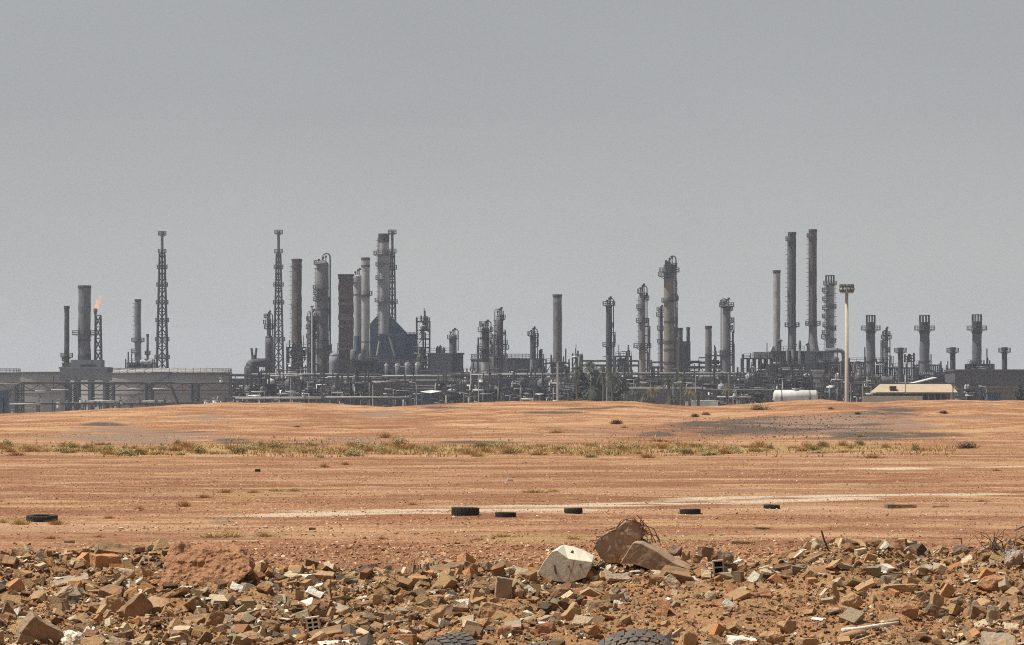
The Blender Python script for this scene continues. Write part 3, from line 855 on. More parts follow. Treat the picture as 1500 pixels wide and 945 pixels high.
def drum_thing(label, x0, x1, y0, y1, Y, mat, name='horizontal_vessel', cat='vessel', legs=2, group=None):
    s = S(Y); r = (y1 - y0) / 2 * s; zc = PZ((y0 + y1) / 2, Y); xa, xb = PX(x0, Y) + r * .35, PX(x1, Y) - r * .35
    t = thing(name, label, cat, ((xa + xb) / 2, Y, GP), group)
    m = MB(); m.drum((xa, Y, zc), (xb, Y, zc), r, 24); m.build('shell', mat, t, True)
    for i in range(legs):
        x = xa + (xb - xa) * (.15 + .7 * i / max(1, legs - 1)); m = MB()
        m.box(x - .4, x + .4, Y - r * .8, Y + r * .8, GP, zc - r * .75)
        for q in (-.78,): m.box(x - .2, x + .2, Y - r * 1.03, Y - r * .7, zc - r * .75, zc - r * .1)
        m.build('saddle', 'grey_steel', t)
        m = MB(); 
        n = 24
        v = []; 
        for k in range(n):
            a = 2 * math.pi * k / n
            for dx in (-.12, .12): v.append((x + dx, Y + r * 1.015 * math.cos(a), zc + r * 1.015 * math.sin(a)))
        m.add(v, [(2 * k, 2 * k + 1, 2 * ((k + 1) % n) + 1, 2 * ((k + 1) % n)) for k in range(n)]); m.build('strap_band', 'grey_steel', t)
    m = MB(); m.lathe((xa + xb) / 2, Y, [(.5, zc + r * .95), (.5, zc + r * 1.2), (.8, zc + r * 1.2), (.8, zc + r * 1.3)], 10); m.build('manway', mat, t)
    return t

def lamp_post(label, px, ytop, Y, arm=1, mat='light_steel', group='street lamps in the refinery yard', w=.16):
    x = PX(px, Y); zt = PZ(ytop, Y); t = thing('lamp_post', label, 'lamp post', (x, Y, GP), group)
    m = MB(); m.path([(x, Y, GP), (x, Y, zt - .8), (x + arm * .3, Y, zt - .15), (x + arm * 1.5, Y, zt)], w, 6, w * .6); m.build('pole', mat, t)
    m = MB(); m.box(x + arm * 1.1 - .1, x + arm * 2.0 + .1, Y - .3, Y + .3, zt - .12, zt + .28); m.build('lamp_head', 'white_paint', t)
    return t

def palm(label, px, ytop, Y, spread, dry=False, fronds=34, lean=0.0, group='date palms at the edge of the refinery', skirt=True):
    x = PX(px, Y); zt = PZ(ytop, Y); rr = random.Random(seed()); s = spread * S(Y) / 2
    t = thing('palm_tree', label, 'palm tree', (x, Y, GP), group)
    zc = zt - s * .55; m = MB()
    pts = [(x - lean * (1 - i / 8), Y, GP + (zc - GP) * i / 8) for i in range(9)]
    m.path(pts, .42, 9, .30); m.build('trunk', 'bark', t)
    v = []; f = []; sh = []
    for i in range(fronds):
        az = rr.uniform(0, 2 * math.pi); el = R(rr.uniform(-35, 80)) if skirt else R(rr.uniform(0, 80)); L = s * rr.uniform(.85, 1.15)
        d = Vector((math.cos(az) * math.cos(el), math.sin(az) * math.cos(el), math.sin(el)))
        side = d.cross(Vector((0, 0, 1)));  side = side.normalized() if side.length > .01 else Vector((1, 0, 0))
        N = 12; tone = rr.random(); p = Vector((x, Y, zc))
        prev = p.copy()
        for k in range(N):
            u = (k + 1) / N
            q = Vector((x, Y, zc)) + d * L * u + Vector((0, 0, -L * .75 * u ** 2.2))
            ax = (q - prev)
            for sg in (-1, 1):                      # two leaflets per step
                w = L * .26 * (1 - .6 * abs(u - .4)) * rr.uniform(.7, 1.1)
                tip = q + side * sg * w + ax * 1.2 + Vector((0, 0, -w * .45))
                b = len(v); v += [tuple(prev), tuple(prev + ax * .75), tuple(tip)]; f.append((b, b + 1, b + 2)); sh += [min(1, max(0, tone + rr.uniform(-.3, .3)))] * 3
            prev = q
    m = MB(); m.add(v, f); o = m.build('crown', 'palm_leaf_dry' if dry else 'palm_leaf', t)
    a = o.data.attributes.new('shade', 'FLOAT', 'POINT'); a.data.foreach_set('value', sh)
    return t

def leafy_tree(label, px, ytop, Y, w, group='trees at the edge of the refinery', mat='tree_leaf', n=3200, leaf=.42):
    x = PX(px, Y); zt = PZ(ytop, Y); rr = random.Random(seed()); rx = w * S(Y) / 2; zb = GP; h = zt - zb
    t = thing('tree', label, 'tree', (x, Y, GP), group)
    m = MB(); m.path([(x, Y, zb), (x + .3, Y, zb + h * .35), (x - .1, Y, zb + h * .7)], .35, 7, .12)
    lobes = []
    for i in range(13):
        a = rr.uniform(0, 2 * math.pi); q = rr.uniform(0, .75); z = zb + h * rr.uniform(.28, .84)
        c = Vector((x + rx * q * math.cos(a), Y + rx * q * math.sin(a), z)); lobes.append((c, rx * rr.uniform(.28, .48)))
        m.tube((x, Y, zb + h * .25), tuple(c), .12, 5, .04)
    m.build('trunk', 'bark', t)
    v = []; f = []; sh = []
    for i in range(n):
        c, q = lobes[rr.randrange(len(lobes))]
        d = Vector((rr.gauss(0, 1), rr.gauss(0, 1), rr.gauss(0, 1))).normalized() * q * rr.uniform(.5, 1.08)
        p = c + Vector((d.x, d.y, d.z * .85))
        if p.z > zt: continue
        a = Vector((rr.gauss(0, 1), rr.gauss(0, 1), rr.gauss(0, 1))).normalized(); b = a.orthogonal().normalized(); k = leaf * rr.uniform(.6, 1.3)
        j = len(v); v += [tuple(p + a * k), tuple(p - a * k + b * k * .7), tuple(p - a * k - b * k * .7)]; f.append((j, j + 1, j + 2)); sh += [rr.random()] * 3
    m = MB(); m.add(v, f); o = m.build('crown', mat, t)
    a = o.data.attributes.new('shade', 'FLOAT', 'POINT'); a.data.foreach_set('value', sh)
    return t
# ------------------------------------------------------------------ refinery: the things, left to right
ST, CO = 'chimney_stack', 'distillation_column'
# --- tank farm at the left
storage_tank('low grey storage tank at the left picture edge with railing on its roof', -190, 29, 546, 1430)
storage_tank('wide brownish grey storage tank behind the blue grey furnace block', -40, 200, 545, 1540, rail=False, stair=False)
storage_tank('large grey storage tank with white ribs on its domed roof', 104, 339, 546, 1420, dome=6.0, ribs=28)
t = box_building('blue grey furnace block carrying the widest chimney on the left', 'furnace', 'furnace_building', 88, 157, 540, 1330, 'panel_blue', 16, ybot=557, vents=0)
X0 = PX(103, 1330); X1 = PX(147, 1330)
m = MB(); m.box(X0, X1, 1331, 1344, PZ(540, 1330) + .5, PZ(527, 1330)); m.build('upper_casing', 'panel_blue', t)
m = MB(); m.box(PX(117, 1330), PX(139, 1330), 1330.6, 1330.99, PZ(538, 1330), PZ(534, 1330)); m.build('louvre', 'soot', t)
m = MB()
for p in (92, 110, 130, 152): m.box(PX(p, 1330) - .5, PX(p, 1330) + .5, 1332, 1344, GP, PZ(557, 1330))
m.build('support_legs', 'panel_blue', t)
m = MB(); m.box(PX(90, 1330), PX(105, 1330), 1332, 1342, PZ(540, 1330), PZ(531, 1330)); m.build('side_casing', 'dark_steel', t); m = MB(); m.box(PX(147, 1330), PX(160, 1330), 1332, 1342, PZ(545, 1330), PZ(539, 1330)); m.build('side_casing', 'dark_steel', t)
tower('thin dark chimney left of the widest grey chimney', 'chimney', ST, 94, 101.5, 450, 1337, 'dark_steel', 535, [(524, 1.6, 'b'), (529, 1.0, 'l')], collar=(452,), rough=.035)
tower('widest grey chimney on the blue grey furnace block beside the flare flame', 'chimney', ST, 114.5, 133, 420, 1338, 'grey_steel', 528, [(491, 2.6, 'b')], collar=(421, 500), rough=.02, lower=(519, 'dark_steel'))
flare_tower('flare tower with a burning orange flame at its tip', 139.8, 452, 462, 1345, 7, 9, 530, pipe_w=5.5, flame=(7, 19), one_side=.55)
tower('mid height grey chimney standing behind the large domed tank', 'chimney', ST, 197.5, 206.5, 440, 1490, 'grey_steel', None, [(501, 1.6, 'b'), (517, 1.8, 'l')], collar=(441,), rough=.025, lower=(500, 'panel_blue'), taper=1.15, lad=180)
tower('short thin vent stack just right of the chimney behind the domed tank', 'chimney', ST, 214.5, 218, 491, 1492, 'grey_steel', None, [(520, .8, 'b')], rough=.02)
process_unit('small platform unit with white drums on the skyline above the domed tank', 184, 224, 531, 1478, 12, None, 5, 6, 10, 10)
drum_thing('white drum on the skyline at the foot of the chimney behind the domed tank', 205, 222, 527, 534, 1474, 'pale_steel')
flare_tower('tall lattice flare tower standing alone above the domed grey tank', 237.5, 339, 372, 1500, 7.5, 19, plats=(345, 371, 394, 420, 446, 472, 500, 526), pipe_w=5)
# --- group around the brown stack
flare_tower('tall lattice flare tower just left of the brown brick chimney', 408, 339, 372, 1500, 6, 17, plats=(343, 371, 394, 420, 446, 500), pipe_w=5)
tower('slender vessel with round top platforms left of the second lattice tower', 'column', CO, 391, 397, 468, 1440, 'grey_steel', 500, [(475, 1.8, 'b'), (482, 1.4, 'b'), (466, 1.5, 'l')], 'neck')
tower('stout dark vessel under the slender platformed vessel', 'vessel', 'reactor_vessel', 388.5, 400, 495, 1440, 'dark_steel', None, [(534, 1.2, 'b')], 'dome')
# elbow duct
Y = 1430; t = thing('flue_duct', 'dark bent flue duct with a small forked stack on top', 'duct', (PX(367, Y), Y, GP))
s = S(Y); m = MB(); pts = [(PX(366, Y), Y, GP), (PX(366, Y), Y, PZ(540, Y))]
for i in range(1, 7):
    a = math.pi / 2 * i / 6; pts.append((PX(366, Y) + 2.4 * (1 - math.cos(a)) + .001, Y, PZ(540, Y) + 2.2 * math.sin(a)))
pts.append((PX(392, Y), Y, pts[-1][2] + .1)); m.path(pts, 2.1, 14, 1.3); m.build('duct_shell', 'dark_steel', t, True)
m = MB(); m.lathe(PX(359, Y) + 2, Y, [(1.2, GP), (2.2, PZ(545, Y)), (1.6, PZ(532, Y)), (.6, PZ(529, Y))], 12); m.build('side_casing', 'soot', t)
m = MB()
for q in (-.7, .7): m.tube((PX(372, Y) + q * .6, Y, PZ(526, Y)), (PX(372, Y) + q * 1.25, Y, PZ(510, Y)), .45, 6)
m.lathe(PX(372, Y), Y, [(1.0, PZ(527, Y)), (.9, PZ(520, Y))], 8); m.build('forked_stack', 'dark_steel', t)
process_unit('open steel support frame under the bent flue duct', 376, 402, 536, 1436, 10, None, 2, 4, 3, 8)
tower('brown brick chimney with a flared rim between lattice tower and grey column', 'chimney', ST, 427.5, 442, 381, 1400, 'brown_stack', 548, (), collar=(382, 392), rough=.03, lad=180, flare_base=.35, lower=(505, 'dark_steel'))
process_unit('dark tangle of platforms round the foot of the brown brick chimney', 420, 450, 508, 1398, 14, None, 3, 7, 8, 16)
t = tower('tall grey distillation column with a looped pipe down its right side', 'column', CO, 463.5, 481.5, 388, 1400, 'stack_grey', None, [(424, 1.6, 'l'), (441, 1.4, 'l'), (432, 1.6, 'fl'), (465, 1.2, 'l'), (512, 1.4, 'b'), (388, 1.2, 'l')], 'neck', 180, bands=[(420, 424, 'grey_steel'), (452, 455, 'dark_steel'), (498, 501, 'dark_steel')], rough=.008)
nozzle_clutter(t, PX(472.5, 1400), 1400, 2.1, PZ(540, 1400), PZ(430, 1400), 9)
t = tower('lower stepped column hugging the left side of the tall grey column', 'column', CO, 453, 462, 466, 1392, 'dark_steel', None, [(470, 1.4, 'b'), (482, 1.6, 'l'), (496, 1.5, 'b'), (518, 1.8, 'b')], 'neckl', 180)
nozzle_clutter(t, PX(457.5, 1392), 1392, 1.1, PZ(545, 1392), PZ(475, 1392), 9)
t = thing('vent_pole', 'thin pale vent pole in front of the stepped column', 'vent pole', (PX(457, 1330), 1330, GP)); m = MB(); m.tube((PX(457, 1330), 1330, GP), (PX(457, 1330), 1330, PZ(450, 1330)), .28, 8); m.build('pole', 'pale_steel', t); m = MB(); m.lathe(PX(457, 1330), 1330, [(.5, PZ(450, 1330)), (.5, PZ(448, 1330))], 8); m.build('tip', 'dark_steel', t)
process_unit('dark process structure between the grey column and the brown square chimney', 480, 497, 520, 1390, 14, None, 2, 6, 6, 10)
tower('rounded grey hopper vessel low between the grey column and the brown square chimney', 'vessel', 'reactor_vessel', 482, 497, 522, 1384, 'panel_blue', None, (), 'dome')
# square brown brick chimney
Y = 1390; t = thing('chimney_stack', 'broad brown brick chimney with pale bands left of the twin light stacks', 'chimney', (PX(507, Y), Y, GP)); s = S(Y)
m = MB(); rr = random.Random(3); k = 34; a = 10.6 * s
prof = []
for i in range(k + 1):
    prof.append((a * (1 + rr.uniform(-.02, .02)), PZ(548, Y) + (PZ(403, Y) - PZ(548, Y)) * i / k))
v = []; 
for i, (r, z) in enumerate(prof):
    ox = rr.uniform(-.12, .12)
    for (q, p) in ((-1, -1), (1, -1), (1, 1), (-1, 1)):
        v.append((PX(506.8, Y) + ox + q * r, Y + p * r, z))
f = [(i * 4 + j, i * 4 + (j + 1) % 4, i * 4 + 4 + (j + 1) % 4, i * 4 + 4 + j) for i in range(k) for j in range(4)] + [(3, 2, 1, 0), (4 * k, 4 * k + 1, 4 * k + 2, 4 * k + 3)]
m.add(v, f); m.build('shaft', 'rust_brick', t)
for py, th in ((447, .8), (469, .9), (479, .5), (513, .7)):
    m = MB(); z = PZ(py, Y); m.box(PX(506.8, Y) - a - .12, PX(506.8, Y) + a + .12, Y - a - .12, Y + a + .12, z, z + th); m.build('pale_band', 'grey_steel', t)
m = MB(); m.box(PX(506.8, Y) - a - .25, PX(506.8, Y) + a + .25, Y - a - .25, Y + a + .25, PZ(404, Y), PZ(402, Y)); m.build('rim', 'soot', t)
m = MB(); m.box(PX(494, Y), PX(520, Y), Y - a - 1, Y + a + 1, GP, PZ(541, Y)); m.build('base_casing', 'dark_steel', t)
t = tower('light grey column half hidden between the brown brick chimney and the light stack', 'column', CO, 518.5, 529.5, 406, 1440, 'light_steel', None, [(414, 1.0, 'l')], 'pipes' if 0 else 'neck', rough=.008, lower=(492, 'slate_clad'), bands=[(431, 433, 'dark_steel')])
tower('light grey concrete stack with a flared foot left of the black furnace hood', 'chimney', ST, 529.5, 541.5, 379, 1380, 'light_steel', None, [(433, 1.2, 'b')], 'open', rough=.02, lower=(545, 'light_steel'), flare_base=.5, collar=(380, 391), bands=[(432, 436, 'grey_steel'), (500, 502, 'grey_steel')])
process_unit('grey ducts and frames round the foot of the light flared stack', 512, 552, 527, 1372, 12, None, 4, 5, 8, 14)
# stack with black hood
t = tower('tallest light grey stack with a black top above the furnace hood', 'chimney', ST, 554.5, 570, 344, 1420, 'light_steel', 492, [(374, 2.4, 'l'), (390, 1.4, 'l'), (443, 1.8, 'b'), (410, 1.4, 'l'), (374, 1.6, 'r')], 'open', [200], rough=.012, bands=[(344, 355, 'soot'), (386, 388, 'grey_steel')])
flare_tower('lattice flare tower right behind the tallest light grey stack', 574.5, 338, 372, 1450, 6, 12, 540, plats=(343, 371, 395, 445), pipe_w=5)
Y = 1410; t = thing('furnace_building', 'black blue furnace hood with a peaked roof under the tallest light stack', 'furnace', (PX(572, Y), Y, GP))
def prism(mb, pts, Y, d):
    n = len(pts); v = [(PX(p[0], Y), Y, PZ(p[1], Y)) for p in pts] + [(PX(p[0], Y), Y + d, PZ(p[1], Y)) for p in pts]
    f = [tuple(range(n)), tuple(range(2 * n - 1, n - 1, -1))] + [(i + n, (i + 1) % n + n, (i + 1) % n, i) for i in range(n)]
    mb.add(v, f)
m = MB(); prism(m, [(542, 556), (542, 474), (552, 463), (572, 463), (594, 486), (594, 556)], Y + 14, 22); m.build('hood_casing', 'slate_clad', t)
m = MB(); prism(m, [(594.3, 556), (594.3, 490), (609, 490), (612, 535), (627, 540), (627, 556)], Y + 15, 18); m.build('side_casing', 'slate_clad', t)
m = MB(); prism(m, [(544, 550), (556, 489), (571, 489), (585, 550)], Y - 3, 14); m.build('hopper', 'slate_clad', t)
for (a, b, c, d) in ((553, 521, 556.5, 500), (571, 494, 579, 522)):
    m = MB(); m.tube((PX(a, Y), Y - 4, PZ(b, Y)), (PX(c, Y), Y - 4, PZ(d, Y)), .5, 6); m.build('brace', 'light_steel', t)
m = MB(); m.box(PX(594, Y), PX(611, Y), Y + 14.5, Y + 15, PZ(489, Y), PZ(488, Y))
for i in range(9): m.tube((PX(594 + i * 2, Y), Y + 15, PZ(490, Y)), (PX(594 + i * 2, Y), Y + 15, PZ(485.5, Y)), .12, 4)
m.box(PX(594, Y), PX(611, Y), Y + 14.9, Y + 15.1, PZ(486, Y), PZ(485.5, Y)); m.build('railing', 'dark_steel', t)
process_unit('tall ragged tower of platforms at the right end of the black furnace hood', 610, 629, 470, 1400, 9, None, 2, 11, 12, 16, top_bits=5)
for i, (a, b, y0, y1) in enumerate(((563.5, 569, 534, 546), (579, 586, 534, 546), (593, 601, 533, 547), (608, 616, 533, 547))):
    tower(('leftmost and thinnest', 'second from left', 'third from left', 'rightmost')[i] + ' of four white topped vessels before the black hood', 'vessel', 'reactor_vessel', a, b, y0, 1370, 'grey_steel', None, (), 'dome', group='white topped vessels before the black hood', bands=[(y0 - .6, y0 + 2.4, 'white_paint')])
process_unit('low platforms and pipes in front of the black furnace hood', 545, 628, 533, 1376, 9, None, 8, 4, 14, 24)
t = box_building('grey clad box building right of the black furnace hood', 'building', 'process_building', 627, 662, 519, 1400, 'panel_blue', 16, vents=0, rail=True)
t = box_building('dark box building with a small vessel on its roof beside the grey clad box', 'building', 'process_building', 662.5, 678, 519, 1402, 'dark_wall', 14)
for i, p in enumerate((641, 645, 650)):
    y0 = (507, 505, 508)[i]; t = thing('roof_stack', ('left', 'middle', 'right')[i] + ' of three short dark pipes on the grey clad box building', 'vent', (PX(p, 1408), 1408, PZ(519, 1400)), 'short vent stacks on the grey clad box building')
    m = MB(); m.lathe(PX(p, 1408), 1408, [(.55, PZ(519, 1400) + .5), (.45, PZ(y0 + 2, 1408)), (.15, PZ(y0, 1408))], 8); m.build('pipe', 'dark_steel', t); m = MB(); m.lathe(PX(p, 1408), 1408, [(.7, PZ(514, 1408)), (.7, PZ(513, 1408))], 8); m.build('collar', 'grey_steel', t)
tower('small vessel with a railed top on the dark box building', 'vessel', 'reactor_vessel', 658, 669, 494, 1412, 'grey_steel', 521, [(497, .9, 'b')], 'neck', rough=.01)
# --- centre
process_unit('dark pipework between the grey clad box and the ragged platformed column', 678, 706, 545, 1380, 12, None, 5, 4, 10, 18)
t = tower('column ringed with ragged platforms and a pale lower half', 'column', CO, 705.5, 717, 483, 1280, 'dark_steel', None, [(486, 1.6, 'b'), (496, 1.4, 'r'), (512, 2.0, 'l'), (520, 1.4, 'b'), (478, 1.0, 'fl')], 'neck', 180, lower=(530, 'light_steel'), taper=1.15)
nozzle_clutter(t, PX(711, 1280), 1280, 1.35, PZ(560, 1280), PZ(490, 1280), 10)
t = tower('dark column with a thin mast on top right of the ragged platformed column', 'column', CO, 727, 737, 464, 1330, 'dark_steel', None, [(468, 1.0, 'r'), (490, 1.2, 'r'), (497, 1.5, 'fl'), (512, 2.6, 'r'), (505, 2.0, 'r'), (524, 1.6, 'b')], 'neckl', 180)
nozzle_clutter(t, PX(732, 1330), 1330, 1.2, PZ(540, 1330), PZ(475, 1330), 9)
m = MB(); m.tube((PX(737, 1330), 1330, PZ(470, 1330)), (PX(737, 1330), 1330, PZ(455, 1330)), .22, 6); m.build('mast', 'dark_steel', t)
t = tower('slim grey column between the two platformed dark columns', 'column', CO, 721, 726, 498, 1350, 'grey_steel', None, [(505, 1.0, 'b'), (515, 1.0, 'b')], 'dome')
t = storage_tank('broad dark grey drum tank behind the platformed columns', 690, 797, 525, 1410, 'grey_steel', rail=True, stair=False)
t = tower('short dark column with railed top at the right of the drum tank', 'column', CO, 776.5, 785, 492, 1370, 'dark_steel', None, [(495, 1.3, 'r'), (503, 1.2, 'r'), (492, 1.2, 'fl'), (508, 1.2, 'r')], 'neck', bands=[(527, 545, 'panel_blue')])
process_unit('small stepped frame right of the short dark column', 785, 800, 532, 1372, 10, None, 2, 5, 5, 10)
tower('plain brown grey chimney standing alone left of the palms', 'chimney', ST, 810, 823, 433, 1400, 'stack_grey', 531, (), 'open', rough=.022, collar=(434,), lower=(522, 'stack_grey'), flare_base=.12, lad=None)
t = box_building('flat collar casing under the plain brown grey chimney', 'furnace', 'furnace_building', 807, 827, 532, 1393, 'dark_steel', 14, seams=False)
process_unit('railed frame round the foot of the plain brown grey chimney', 800, 834, 531, 1390, 12, None, 4, 5, 6, 14)
process_unit('rooftop pipe tangle with a red valve left of the palm clump', 839, 853, 523, 1380, 10, None, 2, 6, 6, 10)
pipe_rack('high pipe bridge behind the palm clump running to the pale based column', 850, 936, (528, 535), 1420, 6, 7, 4)
process_unit('dark structure with two thin poles between the palms and the pale based column', 902, 925, 521, 1400, 12, None, 3, 6, 6, 10, top_bits=4)
t = tower('dark column with ring platforms rising behind the palm clump', 'column', CO, 887.5, 896.5, 448, 1360, 'dark_steel', None, [(448, 1.4, 'b'), (479, .9, 'r'), (508, 1.5, 'b')], 'pipes' if 0 else 'neck', 0, rough=.02)
nozzle_clutter(t, PX(892, 1360), 1360, 1.05, PZ(540, 1360), PZ(455, 1360), 5, side=1)
t = tower('slim column with a pale base and a hooped top pipe', 'column', CO, 936.5, 945.5, 430, 1290, 'stack_grey', None, [(436, 1.0, 'r'), (453, 1.2, 'l'), (440, 1.6, 'r'), (473, 1.4, 'b'), (510, 2.4, 'b'), (430, .8, 'l')], 'neck', [180], lower=(512, 'tan_paint'), taper=1.12)
nozzle_clutter(t, PX(941, 1290), 1290, 1.05, PZ(545, 1290), PZ(440, 1290), 10, side=1)
process_unit('dark low frame right of the pale based column', 945, 958, 540, 1320, 10, None, 2, 4, 5, 8)
t = tower('narrow dark column just left of the thick tan column', 'column', CO, 966, 971, 460, 1420, 'dark_steel', None, [(456, 1.3, 'b'), (464, 1.5, 'b'), (484, 1.0, 'b'), (503, 1.0, 'b')], 'neck', 180)
t = tower('thick tan column with a crowded head, tallest of the centre', 'column', CO, 972.5, 988, 390, 1360, 'tan_paint', None, [(399, 2.2, 'b'), (405, 2.6, 'l'), (392, 1.2, 'r'), (440, 1.8, 'r'), (472, 1.4, 'r'), (443, 1.0, 'l')], 'neck', [0, 20], taper=1.08, bands=[(388, 409, 'dark_steel'), (440, 443, 'dark_steel'), (470, 473, 'dark_steel'), (499, 504, 'dark_steel'), (511, 514, 'dark_steel'), (530, 534, 'dark_steel')])
nozzle_clutter(t, PX(980, 1360), 1360, 1.8, PZ(530, 1360), PZ(400, 1360), 7, side=1)
m = MB(); m.box(PX(974, 1360), PX(981, 1360), 1358, 1361, PZ(391, 1360), PZ(383, 1360)); m.build('head_box', 'dark_steel', t)
tower('left and wider of two dark vessels right of the thick tan column', 'vessel', 'reactor_vessel', 991, 1000, 482, 1430, 'grey_steel', None, (), 'open', rough=.02, lower=(497, 'dark_steel'))
tower('right and thinner of two dark vessels right of the thick tan column', 'vessel', 'reactor_vessel', 1005.5, 1010.5, 481, 1430, 'dark_steel', None, (), 'open', rough=.02)
box_building('grey casing joining the two dark vessels by the thick tan column', 'furnace', 'furnace_building', 991, 1011, 500, 1433, 'grey_steel', 10, parapet=False)
t = process_unit('small pipe frame behind the wavy grey stack and the dark head column', 1040, 1058, 520, 1420, 10, None, 2, 6, 6, 10)
tower('short wavy grey stack left of the dark headed column', 'chimney', ST, 1033, 1042.5, 479, 1400, 'stack_grey', None, (), 'open', rough=.03, lower=(518, 'dark_steel'))
t = tower('grey column with a dark platformed head right of the short wavy stack', 'column', CO, 1058.5, 1070, 450, 1350, 'stack_grey', None, [(450, 1.6, 'b'), (446, 1.0, 'l'), (455, 1.0, 'r'), (473, 1.2, 'r'), (483, 1.0, 'r'), (520, 1.2, 'b')], 'neckl', 0, bands=[(448, 452, 'dark_steel')], lower=(520, 'grey_steel'), taper=1.12)
nozzle_clutter(t, PX(1064, 1350), 1350, 1.35, PZ(540, 1350), PZ(460, 1350), 10, side=1)
drum_thing('light grey horizontal vessel left of the dark headed column foot', 1024, 1057, 546.5, 558, 1250, 'light_steel')
pipe_rack('upper pipe bridge crossing behind the thick tan column', 955, 1060, (530, 538, 545), 1440, 7, 7, 5)
# --- right: twin tall stacks
t = tower('pale grey stack left of the twin dark chimneys', 'chimney', ST, 1132.5, 1143, 398, 1400, 'light_steel', None, (), 'open', rough=.022, collar=(398.5,))
t = box_building('pale grey duct box on legs feeding the pale grey stack', 'duct', 'flue_duct', 1104, 1134, 515.5, 1396, 'light_steel', 9, ybot=524, parapet=False, seams=False)
m = MB()
for p in (1106, 1114, 1122, 1131): m.box(PX(p, 1396) - .35, PX(p, 1396) + .35, 1397, 1404, GP, PZ(524, 1396))
m.build('support_legs', 'dark_steel', t)
m = MB(); prism(m, [(1128, 516), (1132, 508), (1134.5, 508), (1134.5, 524), (1128, 524)], 1394.6, 9); m.build('transition', 'light_steel', t)
process_unit('open dark frame under the pale grey duct box', 1089, 1133, 524, 1388, 14, None, 5, 4, 5, 14)
tower('left of the twin tall dark chimneys, with a platform at its top', 'chimney', ST, 1154.5, 1166, 342, 1400, 'dark_steel', 516, [(353, 1.2, 'fl'), (479, 1.6, 'b')], 'open', [180], rough=.02, lower=(480, 'stack_grey'), collar=(342.5,))
tower('right and taller of the twin dark chimneys, brownish', 'chimney', ST, 1185, 1196.5, 338, 1400, 'brown_stack', 516, [(348, 1.0, 'l'), (477, 1.7, 'b')], 'open', [180], rough=.016, lower=(479, 'stack_grey'), flare_base=.6, collar=(338.5,))
tower('small dark bottle shaped vent between the feet of the twin chimneys', 'vent', 'vent_stack', 1170, 1173.5, 500, 1398, 'dark_steel', 516, (), 'dome')
t = tower('light grey column with many ring platforms on its left side', 'column', CO, 1209.5, 1222, 414, 1420, 'light_steel', None, [(418, 1.1, 'b'), (428, 1.8, 'l'), (441, 1.6, 'l'), (452, 1.0, 'r'), (454, 1.6, 'l'), (466, 1.8, 'l'), (479, 1.5, 'l'), (484, .9, 'r'), (490, 1.7, 'l'), (496, 2.2, 'l'), (502, .9, 'r')], 'posts', [180, 0], rough=.01, bands=[(432, 434, 'grey_steel'), (448, 450, 'grey_steel'), (464, 466, 'grey_steel'), (480, 482, 'grey_steel')])
t = box_building('dark furnace casing under the left twin chimney', 'furnace', 'furnace_building', 1132, 1178, 516, 1394, 'dark_steel', 18, rail=True, vents=2)
for p in (1153, 1161, 1171):
    m = MB(); m.tube((PX(p, 1394), 1393, GP), (PX(p, 1394), 1393, PZ(512, 1394)), .45, 7); m.build('downpipe', 'light_steel', t)
t = box_building('grey furnace casing under the right twin chimney', 'furnace', 'furnace_building', 1180, 1221, 516, 1392, 'panel_blue', 18, vents=2)
m = MB(); m.box(PX(1193, 1392), PX(1204, 1392), 1390.8, 1391.85, PZ(546, 1392), PZ(517, 1392)); m.build('louvre', 'soot', t)
m = MB(); m.box(PX(1195, 1392), PX(1203, 1392), 1390.5, 1390.79, PZ(532, 1392), PZ(524, 1392)); m.build('panel', 'grey_steel', t)
t = box_building('pale grey upright cabinet house before the right twin chimney', 'building', 'plant_house', 1191, 1206, 544, 1300, 'light_steel', 8)
process_unit('dense pipework left of the pale cabinet house below the twin chimneys', 1130, 1190, 533, 1350, 14, None, 7, 5, 16, 34)
process_unit('dense pipework right of the pale cabinet house below the ringed column', 1206, 1238, 530, 1345, 14, None, 4, 5, 10, 24)
Y = 1360; t = thing('flue_duct', 'fat grey pipe bending down beside the tall floodlight mast', 'duct', (PX(1234, Y), Y, GP)); m = MB()
m.path([(PX(1208, Y), Y, PZ(513.5, Y)), (PX(1230, Y), Y, PZ(513.5, Y)), (PX(1233, Y), Y, PZ(514.5, Y)), (PX(1235, Y), Y, PZ(517, Y)), (PX(1236, Y), Y, PZ(521, Y)), (PX(1236, Y), Y, GP)], .75, 10); m.build('pipe', 'grey_steel', t, True)
m = MB(); annulus(m, PX(1236, Y), Y, PZ(530, Y), .7, 1.1, 0, 360, .3); m.build('flange', 'dark_steel', t)
# --- gas turbine stacks
for i, (a, b, yt, lab) in enumerate(((1269, 1282, 473, 'leftmost of three stout dark chimneys with crowned tops'), (1347, 1361.5, 473, 'middle of three stout dark chimneys with crowned tops, above the tan roof'), (1424, 1438, 472, 'rightmost of three stout dark chimneys with crowned tops, behind the long dark wall'))):
    tower(lab, 'chimney', ST, a, b, yt, 1350, 'grey_steel', 545, [(484, 2.4, 'b')], 'posts', rough=.022, group='stout chimneys with crowned tops', bands=[(yt - 1, yt + 9, 'soot'), (487, 489, 'dark_steel')], collar=(488, 531))
for i, (a, b, yt, lab) in enumerate(((1315, 1323, 511, 'leftmost of three short chimneys with ring platforms, left of the tan roof ridge'), (1391.5, 1399.5, 510.5, 'middle of three short chimneys with ring platforms, at the end of the long dark wall'), (1467.5, 1475.5, 510.5, 'rightmost of three short chimneys with ring platforms, above the long dark wall'))):
    tower(lab, 'chimney', ST, a, b, yt, 1345, 'dark_steel', 560 if i != 1 else 575, [(516.5, 1.5, 'b')], 'open', rough=.02, group='short chimneys with ring platforms')
